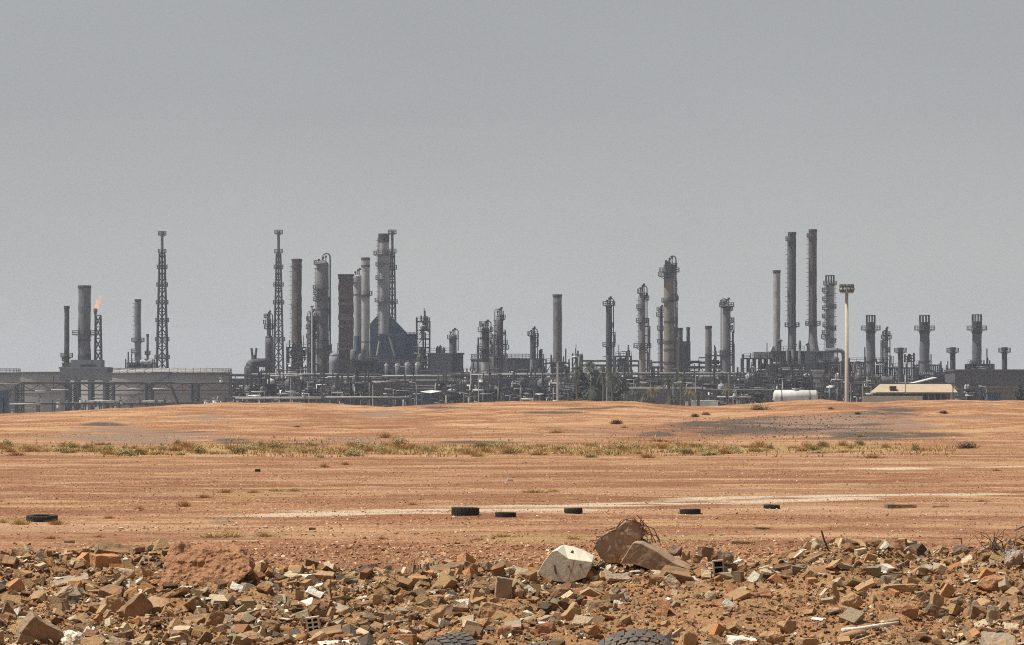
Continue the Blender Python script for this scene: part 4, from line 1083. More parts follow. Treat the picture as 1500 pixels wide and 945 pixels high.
t = tower('ragged pale column between two stout crowned chimneys at the right', 'column', CO, 1295.5, 1301, 492, 1400, 'light_steel', None, [(492, 1.0, 'b'), (497, 1.6, 'b'), (508, 1.6, 'l'), (516, 1.0, 'r')], 'neckl', 180)
nozzle_clutter(t, PX(1298, 1400), 1400, .7, PZ(530, 1400), PZ(495, 1400), 8, 'light_steel')
process_unit('pipe frames round the foot of the leftmost crowned chimney', 1244, 1300, 530, 1360, 14, None, 8, 5, 12, 26)
drum_thing('domed dark vessel lying behind the mast and the leftmost crowned chimney', 1252, 1276, 541, 560, 1330, 'dark_wall')
drum_thing('dark horizontal boiler left of the short chimney near the tan roof', 1288, 1310, 551, 566, 1320, 'dark_wall')
process_unit('pipe frames between the leftmost short chimney and the middle crowned chimney', 1300, 1345, 538, 1362, 12, None, 6, 4, 8, 20)
process_unit('dark machinery frame under the middle crowned chimney', 1343, 1376, 534, 1365, 12, None, 4, 5, 9, 16)
process_unit('pale small frames between the white gable roof and the middle short chimney', 1374, 1394, 545, 1368, 8, None, 3, 4, 5, 10)
for p, y0 in ((1329, 521), (1335, 520)):
    x = PX(p, 1240); t = thing('light_mast', ('left' if p == 1329 else 'right') + ' of two thin masts with lamp clusters behind the tan roof', 'light mast', (x, 1240, GP), 'thin masts with lamp clusters')
    m = MB(); m.tube((x, 1240, GP), (x, 1240, PZ(y0, 1240)), .16, 6); m.build('pole', 'grey_steel', t)
    for k in range(3):
        m = MB(); z = PZ(y0 + 2 + 4 * k, 1240); m.box(x - .9, x + .9, 1239.8, 1240.2, z, z + .3); m.build('lamp_bar', 'dark_steel', t)
        for q in (-.8, .8):
            m = MB(); m.box(x + q - .3, x + q + .3, 1239.3, 1239.9, z + .1, z + .8); m.build('floodlight', 'dark_steel', t)
process_unit('railed pale frame at the foot of the rightmost crowned chimney', 1418, 1456, 533, 1346, 8, 546, 6, 2, 4, 10)
box_building('long dark windowless hall at the right picture edge', 'building', 'turbine_hall', 1399, 1640, 543.5, 1300, 'dark_wall', 30, vents=0)
t = box_building('low grey plinth building under the long dark hall', 'building', 'plant_house', 1404, 1466, 568, 1240, 'grey_steel', 10)
t = box_building('brown low boundary wall at the right picture edge before the dark hall', 'wall', 'boundary_wall', 1446, 1640, 568.5, 1150, 'brown_wall', .6, parapet=True)
Y = 1180; t = thing('shed', 'dark gabled building with a white roof slope behind the tan roof', 'building', (PX(1360, Y), Y, GP))
m = MB(); prism(m, [(1340, 590), (1340, 561), (1373, 553), (1392, 563), (1392, 590)], Y, 14); m.build('wall', 'soot', t)
m = MB(); prism(m, [(1336, 561.5), (1373, 552.4), (1373, 554), (1337, 563)], Y - 1, 16); m.build('roof', 'white_paint', t)
# tan roofed shed
Y = 1000; t = thing('shed', 'long open shed with a tan hipped roof near the right edge', 'shed', (PX(1343, Y), Y, GP))
zt, ze = PZ(562, Y), PZ(574.5, Y); xa, xb, xc, xd = PX(1283, Y), PX(1403, Y), PX(1294, Y), PX(1397, Y); dp = 16
m = MB(); v = [(xa, Y, ze), (xb, Y, ze), (xb, Y + dp, ze), (xa, Y + dp, ze), (xc, Y + dp / 2, zt), (xd, Y + dp / 2, zt)]
v += [(q[0], q[1], q[2] - .25) for q in v[:4]]
m.add(v, [(0, 1, 5, 4), (1, 2, 5), (2, 3, 4, 5), (3, 0, 4), (6, 7, 1, 0), (7, 8, 2, 1), (8, 9, 3, 2), (9, 6, 0, 3), (9, 8, 7, 6)]); roof = m.build('roof', 'tan_roof', t)
m = MB(); m.box(xc - .2, xd + .2, Y + dp / 2 - .3, Y + dp / 2 + .3, zt - .05, zt + .16); m.build('ridge_cap', 'dark_steel', roof)
m = MB(); m.path([(PX(1326, Y), Y - .05, ze + .1), (PX(1331, Y), Y + dp / 2 - .2, zt + .1)], .09, 4); m.build('roof_seam', 'brown_wall', roof)
for i in range(13):
    x = xa + 1 + (xb - xa - 2) * i / 12; m = MB(); m.box(x - .14, x + .14, Y + .6, Y + .9, GP, ze - .2); m.build('post', 'grey_steel', t)
m = MB(); m.box(xa + .6, xb - .6, Y + dp - 1, Y + dp - .7, GP, ze - .3); m.build('rear_wall', 'soot', t)
m = MB(); m.box(PX(1262, Y), PX(1350, Y), Y - 2, Y - 1.7, GP, PZ(580, Y)); o = m.build('front_wall', 'mast_beige', t)
for p in (1306.5, 1311.5):
    m = MB(); m.box(PX(p, Y) - .35, PX(p, Y) + .35, Y + .8, Y + 3, ze + .3, ze + 1.5); m.build('roof_fan', 'soot', t)
# floodlight mast
Y = 900; x = PX(1240.3, Y); t = thing('floodlight_mast', 'tall beige floodlight mast with a crown of lamps, nearest on the right', 'light mast', (x, Y, GP))
m = MB(); m.lathe(x, Y, [(.48, GP), (.45, 2), (.35, PZ(428, Y))], 14); m.build('pole', 'mast_beige', t, True)
m = MB(); annulus(m, x, Y, PZ(429.5, Y), .3, 1.45, 0, 360, .22); m.build('head_frame', 'mast_beige', t)
for i in range(12):
    a = 2 * math.pi * (i + .35) / 12; m = MB(); q = 1.35; c, s_ = math.cos(a), math.sin(a); z = PZ(429, Y)
    m.lathe(x + q * c, Y + q * s_, [(.10, z), (.30, z + .25), (.34, z + 1.55), (.22, z + 1.9)], 8); m.build('floodlight', 'lamp_dark', t)
    m = MB(); m.tube((x + (q + .05) * c, Y + (q + .05) * s_, z + .8), (x + (q + .42) * c, Y + (q + .42) * s_, z + .9), .26, 8); m.build('lens', 'light_steel', t)
# white bullet tank
drum_thing('white bullet shaped gas tank lying on saddles just behind the sand rise', 1132.5, 1198, 571.5, 590, 950, 'white_paint', 'gas_tank', 'gas tank', 2)
# rounded white tanks at the left foot
for lab, a, b, Y in (('left of two small white domes behind the sand rise by the domed tank', 299, 309, 1050), ('right of two small white domes behind the sand rise by the domed tank', 311.5, 325, 1050)):
    drum_thing(lab, a, b, 587.5, 596, Y, 'white_paint', 'gas_tank', 'gas tank', 2, group='small white domes behind the sand rise')
# --- pipe racks and bridges
pipe_rack('long trestle pipe bridge crossing in front of the tank farm', -60, 345, (560.5,), 1230, 5, 7, 5, lattice=((22.5, 32), (101.5, 109), (155.5, 165.5), (213.5, 222.5), (280.5, 290)), white=((-60, 28, 562.5), (52, 68, 573), (75, 101, 571), (187, 205, 570.5), (224, 246, 569.5)), truss=True, stub=.6)
pipe_rack('low sleeper pipe run at the foot of the tank farm', -60, 420, (590.5,), 1150, 5, 4.2, 6, white=((12, 60, 592.2), (130, 175, 588), (205, 250, 588)), stub=1.6)
t = thing('control_cabin', 'small dark blue elevated cabin at the left picture edge', 'cabin', (PX(3, 1100), 1100, GP)); m = MB(); m.box(PX(-16, 1100), PX(12, 1100), 1100, 1106, PZ(583, 1100), PZ(573, 1100)); m.build('cabin_body', 'slate_clad', t); m = MB(); m.box(PX(-17, 1100), PX(13, 1100), 1099.6, 1106.4, PZ(573, 1100) + .003, PZ(572, 1100)); m.build('roof', 'grey_steel', t)
for p in (-12, 1.5, 8):
    m = MB(); m.box(PX(p, 1100) - .4, PX(p, 1100) + .4, 1101, 1105, GP, PZ(583, 1100)); m.build('leg', 'slate_clad', t)
m = MB(); m.path([(PX(252, 1228), 1228.5, PZ(568, 1228)), (PX(259, 1228), 1228.5, PZ(585, 1228))], .4, 6)
t = thing('escape_stair', 'dark slanting stair on the trestle bridge before the domed tank', 'stair', (PX(255, 1228), 1228, GP)); m = MB()
for i in range(14):
    m.box(PX(251 + i * .6, 1228) - .5, PX(251 + i * .6, 1228) + .5, 1226.5, 1228.5, PZ(566 + i * 1.5, 1228), PZ(565.6 + i * 1.5, 1228))
m.build('treads', 'dark_steel', t); m = MB()
for q in (1226.4, 1228.6): m.tube((PX(250, 1228), q, PZ(564, 1228)), (PX(260, 1228), q, PZ(589, 1228)), .22, 5)
m.build('stringers', 'dark_steel', t)
t = thing('pipe_marker', 'slanting red pipe on the wall of the domed grey tank', 'pipe', (PX(268, 1340), 1340, PZ(575, 1340))); m = MB(); m.path([(PX(265.5, 1338), 1338, PZ(565, 1338)), (PX(267, 1338), 1338, PZ(569, 1338)), (PX(271.5, 1338), 1338, PZ(574.5, 1338))], .38, 6); m.build('pipe', 'red_paint', t)
pipe_rack('upper tier pipe rack below the brown chimney and the twin light stacks', 336, 560, (549, 556, 562), 1200, 8, 8, 7, white=((395, 440, 551), (480, 560, 552), (350, 384, 566), (470, 520, 553.5)), stub=1.2)
pipe_rack('upper tier pipe rack below the black furnace hood', 560, 696, (550, 558), 1195, 8, 8, 7, white=((560, 660, 551), (545, 580, 559)), stub=1.2)
pipe_rack('long low pipe run with a white line along the sand rise', 330, 600, (583,), 1120, 4, 5, 5, white=((345, 470, 583.6), (470, 590, 582.2)), stub=.8)
pipe_rack('mid tier pipe rack behind the white pipeline left of centre', 340, 640, (570, 577), 1260, 10, 9, 6, stub=1.5)
pipe_rack('mid tier pipe rack in the centre below the drum tank', 640, 860, (548, 556), 1220, 9, 8, 7, white=((735, 812, 548.5), (690, 730, 549), (712, 742, 568)), stub=1.3)
pipe_rack('low tier pipe rack in the centre behind the sand rise', 600, 850, (566, 574), 1270, 9, 8, 6, white=((640, 672, 564.5),), stub=1.2)
pipe_rack('wide pipe rack below the thick tan column', 895, 1100, (547, 556, 563), 1240, 9, 8, 7, stub=1.3)
pipe_rack('low pipe run left of the white bullet tank', 1030, 1180, (572, 581), 1060, 4, 6, 6, white=((1050, 1100, 581.5), (1010, 1060, 588)), stub=.8)
pipe_rack('wide pipe rack below the twin tall chimneys', 1085, 1290, (553, 561, 569), 1250, 9, 8, 7, white=((1133, 1147, 549), (1160, 1173, 550.5), (1152, 1162, 564)), stub=1.4)
# backing plant houses, low and dark
box_building('long low dark building behind the racks under the brown chimney', 'building', 'plant_house', 342, 548, 560, 1345, 'dark_steel', 8)
box_building('long low dark building behind the racks right of the black hood', 'building', 'plant_house', 552, 692, 556, 1344, 'dark_steel', 8)
box_building('long low dark building behind the centre racks and palms', 'building', 'plant_house', 694, 935, 556, 1343, 'slate_clad', 8)
box_building('long low dark building behind the racks of the thick tan column', 'building', 'plant_house', 937, 1084, 553, 1305, 'dark_steel', 8)
box_building('long low dark building behind the racks of the twin chimneys', 'building', 'plant_house', 1086, 1290, 553, 1322, 'dark_steel', 8)
box_building('brown panelled low building under the black furnace hood racks', 'building', 'plant_house', 541, 584, 563.5, 1180, 'brown_wall', 6)
box_building('dark blue low building right of the brown panelled one', 'building', 'plant_house', 586, 640, 574, 1170, 'slate_clad', 6)
box_building('grey blue shed front with wide doorway left of the palm clump', 'building', 'plant_house', 742, 800, 558, 1190, 'slate_clad', 8, louvre=(768, 792, 571, 590))
process_unit('small crane like frame with pale parts left of the centre shed front', 722, 742, 568, 1175, 8, None, 3, 3, 6, 12)
# low rows of machinery between the racks and the sand rise
for (a, b, yt, Yc, ph) in ((342, 372, 568, 1160, 'right of the domed tank'), (374, 404, 562, 1166, 'below the second lattice tower'), (404, 440, 566, 1160, 'below the brown brick chimney'), (442, 476, 560, 1168, 'below the tall grey column'), (477, 512, 564, 1162, 'below the broad brown chimney'), (513, 541, 560, 1166, 'below the light flared stack'),
                        (640, 668, 560, 1164, 'below the grey clad box'), (668, 700, 563, 1160, 'left of the ragged column'), (700, 722, 560, 1168, 'at the foot of the ragged column'), (798, 836, 560, 1160, 'behind the tall pale pole'), (905, 936, 552, 1160, 'left of the pale based column'), (948, 976, 556, 1160, 'left of the thick tan column foot'),
                        (988, 1022, 557, 1164, 'right of the thick tan column foot'), (1026, 1060, 562, 1168, 'under the light grey vessel'), (1074, 1104, 556, 1160, 'below the grey duct box'), (1104, 1136, 552, 1164, 'below the pale grey stack'), (1136, 1164, 547, 1160, 'behind the white bullet tank, left half'), (1164, 1190, 550, 1166, 'behind the white bullet tank, right half'), (1206, 1236, 556, 1160, 'left of the floodlight mast'), (1246, 1284, 556, 1164, 'right of the floodlight mast'),
                        (560, 610, 571, 1150, 'below the black furnace hood'), (352, 390, 574, 1132, 'right of the white domes'), (470, 505, 573, 1134, 'above the white pipe line'), (648, 690, 572, 1130, 'right of the white tent canopy'), (690, 735, 570, 1128, 'below the column with a mast'), (745, 775, 567, 1134, 'before the centre shed front, left part'), (776, 806, 565, 1130, 'before the centre shed front, right part'), (806, 846, 569, 1126, 'left of the palm clump foot'),
                        (1050, 1090, 570, 1128, 'around the lone thin palm'), (1090, 1130, 566, 1130, 'left of the white bullet tank'), (1196, 1232, 568, 1126, 'right of the white bullet tank'), (1250, 1290, 566, 1128, 'left of the tan shed'), (1404, 1440, 570, 1120, 'right of the tan shed'), (742, 770, 552, 1240, 'below the drum tank'), (770, 800, 549, 1242, 'below the short dark column')):
    process_unit('low machinery frame ' + ph, a, b, yt, Yc, 8, None, None, 6, 10, 36, top_bits=6)
t = box_building('long white roofed shelter among the palms', 'shelter', 'carport', 922, 1031, 569.5, 1075, 'grey_steel', 7, roof='white_paint')
t = box_building('low white wall behind the sand rise right of the palms', 'wall', 'boundary_wall', 1004, 1052, 588, 1000, 'white_paint', .5, parapet=False, seams=False)
t = thing('canopy', 'small white tent canopy behind the sand rise right of the black hood', 'canopy', (PX(631, 1090), 1090, GP))
v = [(PX(615, 1090), 1090, PZ(574, 1090)), (PX(647, 1090), 1090, PZ(573, 1090)), (PX(645, 1090), 1098, PZ(573, 1090)), (PX(617, 1090), 1098, PZ(573, 1090)), (PX(630, 1090), 1091, PZ(576, 1090)), (PX(631, 1090), 1094, PZ(571.6, 1090))]
m = MB(); m.add(v, [(0, 4, 5), (4, 1, 5), (1, 2, 5), (2, 3, 5), (3, 0, 5), (0, 3, 2, 1, 4)]); m.build('roof', 'white_paint', t)
for a, b in ((618, 1091), (644, 1091), (644, 1097), (618, 1097)):
    m = MB(); m.tube((PX(a, 1090), b, GP), (PX(a, 1090), b, PZ(573.4, 1090)), .1, 5); m.build('post', 'grey_steel', t)
# single poles and lamps
for px, y0, Y, arm, lab in ((817, 529, 1020, 0, 'tall pale pole standing before the plain brown grey chimney'), ):
    t = thing('utility_pole', lab, 'pole', (PX(px, Y), Y, GP)); m = MB(); m.tube((PX(px, Y), Y, GP), (PX(px, Y), Y, PZ(y0, Y)), .36, 8, .28); m.build('pole', 'light_steel', t); m = MB(); m.box(PX(px, Y) - .5, PX(px, Y) + .5, Y - .3, Y + .3, PZ(y0, Y), PZ(y0 - 1, Y)); m.build('cap', 'grey_steel', t)
for a in ((763, 562, 1030, -1, 'bent pale lamp post before the grey blue shed front'), (865, 545, 1010, -1, 'pale lamp post left of centre in the palm clump'), (889, 545, 1010, -1, 'pale lamp post at the right edge of the palm clump'),
          (701, 546, 1060, 1, 'thin lamp post left of the ragged platformed column'), (426, 549, 1100, 1, 'thin lamp post below the brown brick chimney'), (610, 560, 1100, -1, 'thin lamp post under the tower of platforms'),
          (1019, 545, 1040, 1, 'lamp post with twin heads left of the light grey vessel'), (1246, 560, 1080, -1, 'short lamp post beside the foot of the floodlight mast'), (1264, 558, 1060, 1, 'short lamp post left of the tan roofed shed'),
          (1445, 566, 1040, -1, 'thin dark lamp post right of the tan roofed shed'), (1067, 545, 1040, -1, 'lamp post over the lone palm left of the bullet tank'), (546, 560, 1080, 1, 'thin lamp post below the light flared stack'), (986, 560, 990, 1, 'thin lamp post among the low palms')):
    lamp_post(a[4], a[0], a[1], a[2], a[3])
t = thing('utility_pole', 'thin dark pole at the right end of the tan roofed shed', 'pole', (PX(1396, 960), 960, GP)); m = MB(); m.tube((PX(1396, 960), 960, GP), (PX(1396, 960), 960, PZ(560, 960)), .14, 6); m.build('pole', 'soot', t); m = MB(); m.box(PX(1396, 960) - .7, PX(1396, 960) + .7, 959.9, 960.1, PZ(562, 960), PZ(561, 960)); m.build('crossarm', 'soot', t)
t = thing('container', 'dark blue skip container parked right of the tan roofed shed', 'container', (PX(1457, 980), 980, GP)); m = MB(); m.box(PX(1446, 980), PX(1467, 980), 980, 983, GP + .2, PZ(576, 980))
for i in range(8): m.box(PX(1447 + i * 2.6, 980) - .1, PX(1447 + i * 2.6, 980) + .1, 979.85, 979.99, GP + .3, PZ(576.5, 980))
m.build('body', 'slate_clad', t); m = MB(); m.box(PX(1445, 980), PX(1468, 980), 979.8, 983.2, PZ(576, 980) + .003, PZ(575.2, 980)); m.build('rim', 'soot', t)
# trees
leafy_tree('broad dark tree at the left of the palm clump', 852, 537, 1040, 34)
leafy_tree('dense dark tree in the middle of the palm clump', 872, 530, 1060, 36)
leafy_tree('low dark tree at the right of the palm clump', 908, 552, 1050, 36)
leafy_tree('small round tree low before the palm clump', 858, 566, 1000, 30)
leafy_tree('wispy low tree left of the white bullet tank', 1113, 567, 980, 22, n=500)
leafy_tree('thin dark bush like tree right of the tan roofed shed', 1441, 566, 990, 20, n=500)
leafy_tree('dark tree at the right picture edge', 1493, 560, 960, 22, n=900)
for a in (('tall palm at the left of the palm clump', 846, 533, 1030, 28, False), ('tallest palm in the middle of the palm clump', 864, 526, 1045, 32, False), ('tall palm at the right of the palm clump', 884, 533, 1035, 32, False), ('drooping palm at the right edge of the palm clump', 897, 541, 1025, 30, False), ('small bright palm low in front of the palm clump', 868, 562, 990, 30, False),
          ('low palm left of the dry yellow palm', 931, 566, 1010, 26, False), ('dry yellow palm among the low palms', 957, 564, 990, 26, True), ('tall palm in front of the thick tan column', 980, 552, 1030, 26, False), ('tallest thin palm right of the thick tan column', 998, 545, 1040, 26, False), ('second dry yellow palm, right of the tall thin palm', 1010, 566, 990, 24, True), ('low palm under the white roofed shelter', 944, 573, 980, 26, False), ('short bushy palm between the two dry yellow palms', 985, 575, 980, 28, False), ('low palm right of the second dry palm', 1023, 570, 1000, 22, False),
          ('lone thin palm left of the white bullet tank', 1065, 563, 980, 18, True), ('low palm behind the sand rise left of the pale based column', 918, 571, 1005, 22, False)):
    palm(a[0], a[1], a[2], a[3], a[4], a[5])
# ------------------------------------------------------------------ rubble: shapes
from mathutils import noise as mnoise, Euler

def hull(points):
    bm = bmesh.new()
    for p in points: bm.verts.new(p)
    r = bmesh.ops.convex_hull(bm, input=bm.verts)
    junk = [g for g in r['geom_interior'] + r['geom_unused'] if isinstance(g, bmesh.types.BMVert)]
    if junk: bmesh.ops.delete(bm, geom=list(set(junk)), context='VERTS')
    bmesh.ops.dissolve_limit(bm, angle_limit=R(9), verts=bm.verts, edges=bm.edges)
    return bm

def base_points(kind, rr):
    pts = []
    if kind == 'rock':
        e = rr.uniform(.55, .85)
        for i in range(rr.randint(9, 13)):
            d = Vector((rr.gauss(0, 1), rr.gauss(0, 1), rr.gauss(0, 1))).normalized()
            pts.append(Vector([math.copysign(abs(c) ** e, c) for c in d]) * rr.uniform(.8, 1.05))
    elif kind == 'boulder':
        for i in range(40):
            d = Vector((rr.gauss(0, 1), rr.gauss(0, 1), rr.gauss(0, 1))).normalized(); pts.append(d * rr.uniform(.9, 1.05))
    else:                                    # block, slab, brick: a box with broken corners
        th = {'block': rr.uniform(.55, .8), 'slab': rr.uniform(.16, .26), 'brick': .45, 'board': .12}[kind]
        dp = rr.uniform(.6, .9); j = .05 if kind in ('brick', 'board') else .16
        for sx in (-1, 1):
            for sy in (-1, 1):
                for sz in (-1, 1):
                    c = Vector((sx * (1 + rr.uniform(-j, j)), sy * dp * (1 + rr.uniform(-j, j)), sz * th * (1 + rr.uniform(-j * .5, j * .5))))
                    k = rr.uniform(.02, .08) if rr.random() < .65 or kind in ('brick', 'board') else rr.uniform(.2, .5)
                    for ax in range(3):
                        q = c.copy(); q[ax] -= math.copysign(k * (abs(c[ax]) if ax < 2 else th), c[ax]); pts.append(q)
    return pts

def roughen(bm, size, amp, cuts=2, sd=0, scale=2.2):
    bmesh.ops.bevel(bm, geom=list(bm.edges), offset=size * .014, segments=1, profile=.5, affect='EDGES', clamp_overlap=True)
    bmesh.ops.triangulate(bm, faces=bm.faces)
    for k in range(cuts):
        L = [e for e in bm.edges if e.calc_length() > size * (.34, .2, .12, .075, .05)[min(k, 4)]]
        bmesh.ops.subdivide_edges(bm, edges=L, cuts=1, use_grid_fill=False); bmesh.ops.triangulate(bm, faces=bm.faces)
    bm.normal_update(); o = Vector((sd * 3.1, sd * 1.7, sd * .9))
    for v in bm.verts:
        p = v.co * (scale / size) + o
        v.co += v.normal * amp * size * (mnoise.noise(p) + .6 * mnoise.noise(p * 2.7) + .35 * mnoise.noise(p * 6))

def rock_bm(kind, w, d, h, roll, yaw, tilt, sd, amp=.045, cuts=2):
    rr = random.Random(sd)
    pts = base_points(kind, rr); M = Euler((R(tilt), R(roll), R(yaw))).to_matrix()
    pts = [M @ p for p in pts]
    lo = [min(p[i] for p in pts) for i in range(3)]; hi = [max(p[i] for p in pts) for i in range(3)]
    D = (w, d, h)
    pts = [Vector([((p[i] - lo[i]) / (hi[i] - lo[i]) - .5) * D[i] for i in range(3)]) for p in pts]
    bm = hull(pts); size = (w + h + d) / 3
    roughen(bm, size, amp * 1.35, cuts + (size > .13), sd % 97)
    return bm

def bm_obj(bm, name, mat, loc, parent=None, smooth=False):
    me = bpy.data.meshes.new(name); bm.to_mesh(me); bm.free(); me.materials.append(MATS[mat])
    if smooth: me.polygons.foreach_set('use_smooth', [True] * len(me.polygons))
    o = bpy.data.objects.new(name, me); C.objects.link(o); o.location = loc
    if parent: o.parent = parent
    return o

LAND = []        # (x, y, short phrase) to name the loose rocks by
USED = []        # (x, y, radius) taken places on the bank
def lump(kind, x0, y0, x1, y1, mat, label, cat='rock', name='rock', roll=0, yaw=20, tilt=0, dep=.8, phrase=None, amp=.045, sink=.12, group=None, cuts=2):
    """a piece of rubble that fills the given stretch of the photograph, resting on the bank"""
    X, Y = on_bank((x0 + x1) / 2, y1 - .10 * (y1 - y0)); s = Y / F
    w, h = (x1 - x0) * s, (y1 - y0) * s * (1 + sink); d = max(w, h) * dep * .8
    sd = seed()
    o = bm_obj(rock_bm(kind, w, d, h, roll, yaw, tilt, sd, amp, cuts), name, mat, (X, Y + d * .35, PZ(y0, Y) - h / 2))
    tag(o, label, cat, group, 'thing')
    USED.append((X, Y + d * .3, max(w, d) * .5))
    if phrase: LAND.append((X, Y + d * .3, phrase))
    return o

T = 'stone_'
# ---- the big broken slabs
def prism2(front, back, Y, dy, name, mat, label, cat, amp=.012, phrase=None, cuts=3, lean=0.0):
    n = len(front)
    zf = min(PZ(p[1], Y) for p in front)
    v = [(PX(p[0], Y), Y + lean * (PZ(p[1], Y) - zf), PZ(p[1], Y)) for p in front] + [(PX(p[0], Y), Y + dy, PZ(p[1], Y)) for p in back]
    c = Vector((sum(q[0] for q in v) / len(v), Y + dy / 2, min(q[2] for q in v)))
    bm = bmesh.new(); V = [bm.verts.new(Vector(q) - c) for q in v]
    bm.faces.new(V[:n]); bm.faces.new(V[n:][::-1])
    for i in range(n): bm.faces.new((V[i + n], V[(i + 1) % n + n], V[(i + 1) % n], V[i]))
    bmesh.ops.recalc_face_normals(bm, faces=bm.faces)
    size = max(abs(q[0] - c.x) for q in v)
    roughen(bm, size, amp, cuts, seed() % 50, 3)
    o = bm_obj(bm, name, mat, c); tag(o, label, cat, None, 'thing')
    USED.append((c.x, c.y, size * .9))
    if phrase: LAND.append((c.x, c.y, phrase))
    return o
Yw = on_bank(828, 852)[1] - .02
wb = prism2([(787, 839), (797, 822), (808, 808), (816, 806), (832, 818), (848, 820.5), (868, 823), (858, 846), (834, 854), (800, 850)],
            [(795, 836), (808, 816), (820, 803), (826, 800), (842, 803), (856, 808), (872, 816), (866, 840), (842, 850), (808, 846)], Yw, .36,
            'concrete_block', 'block_white', 'big cream white concrete block with a cracked front face', 'concrete block', .004, phrase='the cream white block')
m = MB(); c = Yw - .006
def cr(pts, r=.0045): m.path([(PX(a, Yw), c, PZ(b, Yw)) for a, b in pts], r, 5)
cr([(841, 820), (838.5, 832), (835, 840), (833, 853)], .0035); cr([(812, 828), (813, 834), (814.5, 841)], .008); cr([(850, 826), (850.5, 831)], .007); cr([(832, 830), (834, 828)], .010)
m.build('surface_cracks', 'crack_dark', wb)
m = MB(); m.path([(PX(838, Yw), Yw + .16, PZ(810.5, Yw)), (PX(839.5, Yw), Yw + .18, PZ(809, Yw))], .011, 6); m.build('bolt_hole', 'crack_dark', wb)
Yd = on_bank(895, 838)[1] + .14
ds = prism2([(872, 800), (874, 790), (880, 787), (902, 775), (915, 765), (924, 761), (934, 766), (939, 777), (938, 796), (922, 806), (908, 826), (890, 824), (879, 818)],
            [(876, 800), (878, 790), (884, 785), (905, 772), (917, 763), (926, 760), (938, 765), (944, 777), (943, 796), (926, 806), (912, 826), (894, 824), (883, 818)], Yd, .20,
            'concrete_slab', 'slab_brown', 'dark brown upright concrete slab fringed with torn rusty mesh', 'concrete slab', .03, 'the upright brown slab')
rr = random.Random(5); m = MB()
edge = [(872, 806), (872, 796), (876, 789), (884, 785), (893, 780), (902, 774.5), (910, 769), (917, 763.5), (926, 760.5), (935, 765), (940, 773), (943, 782), (942, 792), (932, 800), (922, 806), (914, 816), (908, 826), (898, 825), (886, 822)]
P = [(PX(a, Yd), Yd + .04, PZ(b, Yd)) for a, b in edge]
for k in range(2): m.path([(p[0] + rr.uniform(-.014, .014), p[1] + rr.uniform(-.06, .06), p[2] + rr.uniform(-.012, .014)) for p in P], .005, 5)
for p in P:
    for q in range(2):
        a = Vector(p) + Vector((rr.uniform(-.02, .02), rr.uniform(-.06, .06), 0)); m.path([a, a + Vector((rr.uniform(-.05, .05), rr.uniform(-.05, .05), rr.uniform(-.03, .04))), a + Vector((rr.uniform(-.07, .07), rr.uniform(-.06, .02), rr.uniform(-.05, .05)))], .0034, 4)
for (a, b) in (((934, 755), (943, 790)), ((928, 762), (962, 796)), ((938, 768), (968, 793)), ((940, 776), (958, 800)), ((936, 770), (950, 800)), ((944, 782), (970, 800)), ((939, 765), (946, 786))):
    p, q = (PX(a[0], Yd), Yd + .1, PZ(a[1], Yd)), (PX(b[0], Yd), Yd + .25, PZ(b[1], Yd)); mid = ((p[0] + q[0]) / 2 + .03, (p[1] + q[1]) / 2, (p[2] + q[2]) / 2 + .03); m.path([p, mid, q], .0038, 5)
m.build('rebar_mesh', 'rust_iron', ds)
prism2([(908, 826), (926, 797), (929, 795), (939, 796), (962, 808), (986, 824), (1004, 831), (1021, 841), (1004, 856), (984, 845), (950, 834), (930, 827)],
       [(914, 822), (932, 794), (936, 792), (945, 792), (970, 804), (992, 818), (1008, 825), (1026, 836), (1008, 850), (988, 840), (956, 830), (936, 824)], Yd - .22, .30,
       'concrete_beam', 'slab_brown', 'long grey brown concrete beam lying slanted beside the upright slab', 'concrete beam', .014, 'the slanted beam')
lump('slab', 971, 840, 998, 864, T + 'pale', 'pale square slab leaning on the end of the slanted beam', 'slab', 'stone_slab', 48, 0, 60, .5, 'the pale leaning slab')
lump('board', 895, 860, 930, 880, T + 'grey', 'flat grey tile below the slanted beam', 'tile', 'stone_tile', 12, 30, 40, .8)
lump('slab', 899, 879, 914, 890, T + 'white', 'small bright white tile under the flat grey tile', 'tile', 'stone_tile', 5, 10, 50, .7, 'the small white tile')
lump('block', 820, 882, 852, 913, T + 'tan', 'tan flat topped block right of centre below the cream white block', 'rock', 'rock', -38, 25, 0, .7, 'the tan flat topped block')
lump('boulder', 862, 879, 902, 903, T + 'brown', 'smooth brown oval stone right of the tan flat topped block', 'stone', 'stone', -25, 0, 0, .8, 'the brown oval stone')
lump('slab', 846, 904, 862, 916, T + 'pale', 'pale curved shard between the tan block and the brown oval stone', 'shard', 'shard', 40)
lump('rock', 960, 878, 982, 903, T + 'orange', 'orange lump of brick below the slanted beam', 'brick lump', 'brick_lump', 30)
lump('slab', 885, 840, 925, 852, T + 'grey', 'pale broken plaster slabs at the foot of the upright slab', 'plaster', 'plaster_slab', 4, 20, 30)
lump('slab', 965, 925, 995, 946, T + 'pale', 'pale pointed shard right of the half buried tyre', 'shard', 'shard', 35, 10, 50, .5, 'the pointed shard')
lump('block', 995, 925, 1022, 948, T + 'tan', 'pale square block at the bottom edge right of the tyre', 'block', 'concrete_block', 10)
lump('boulder', 1112, 925, 1150, 944, T + 'tan', 'rounded tan boulder at the bottom edge, right of the white slab', 'boulder', 'boulder', 0, 0, 0, .8, 'the bottom tan boulder')
lump('slab', 1064, 931, 1112, 948, T + 'white', 'white flat slab at the bottom edge right of centre', 'slab', 'stone_slab', 4, 20, 12, .7, 'the bottom white slab')
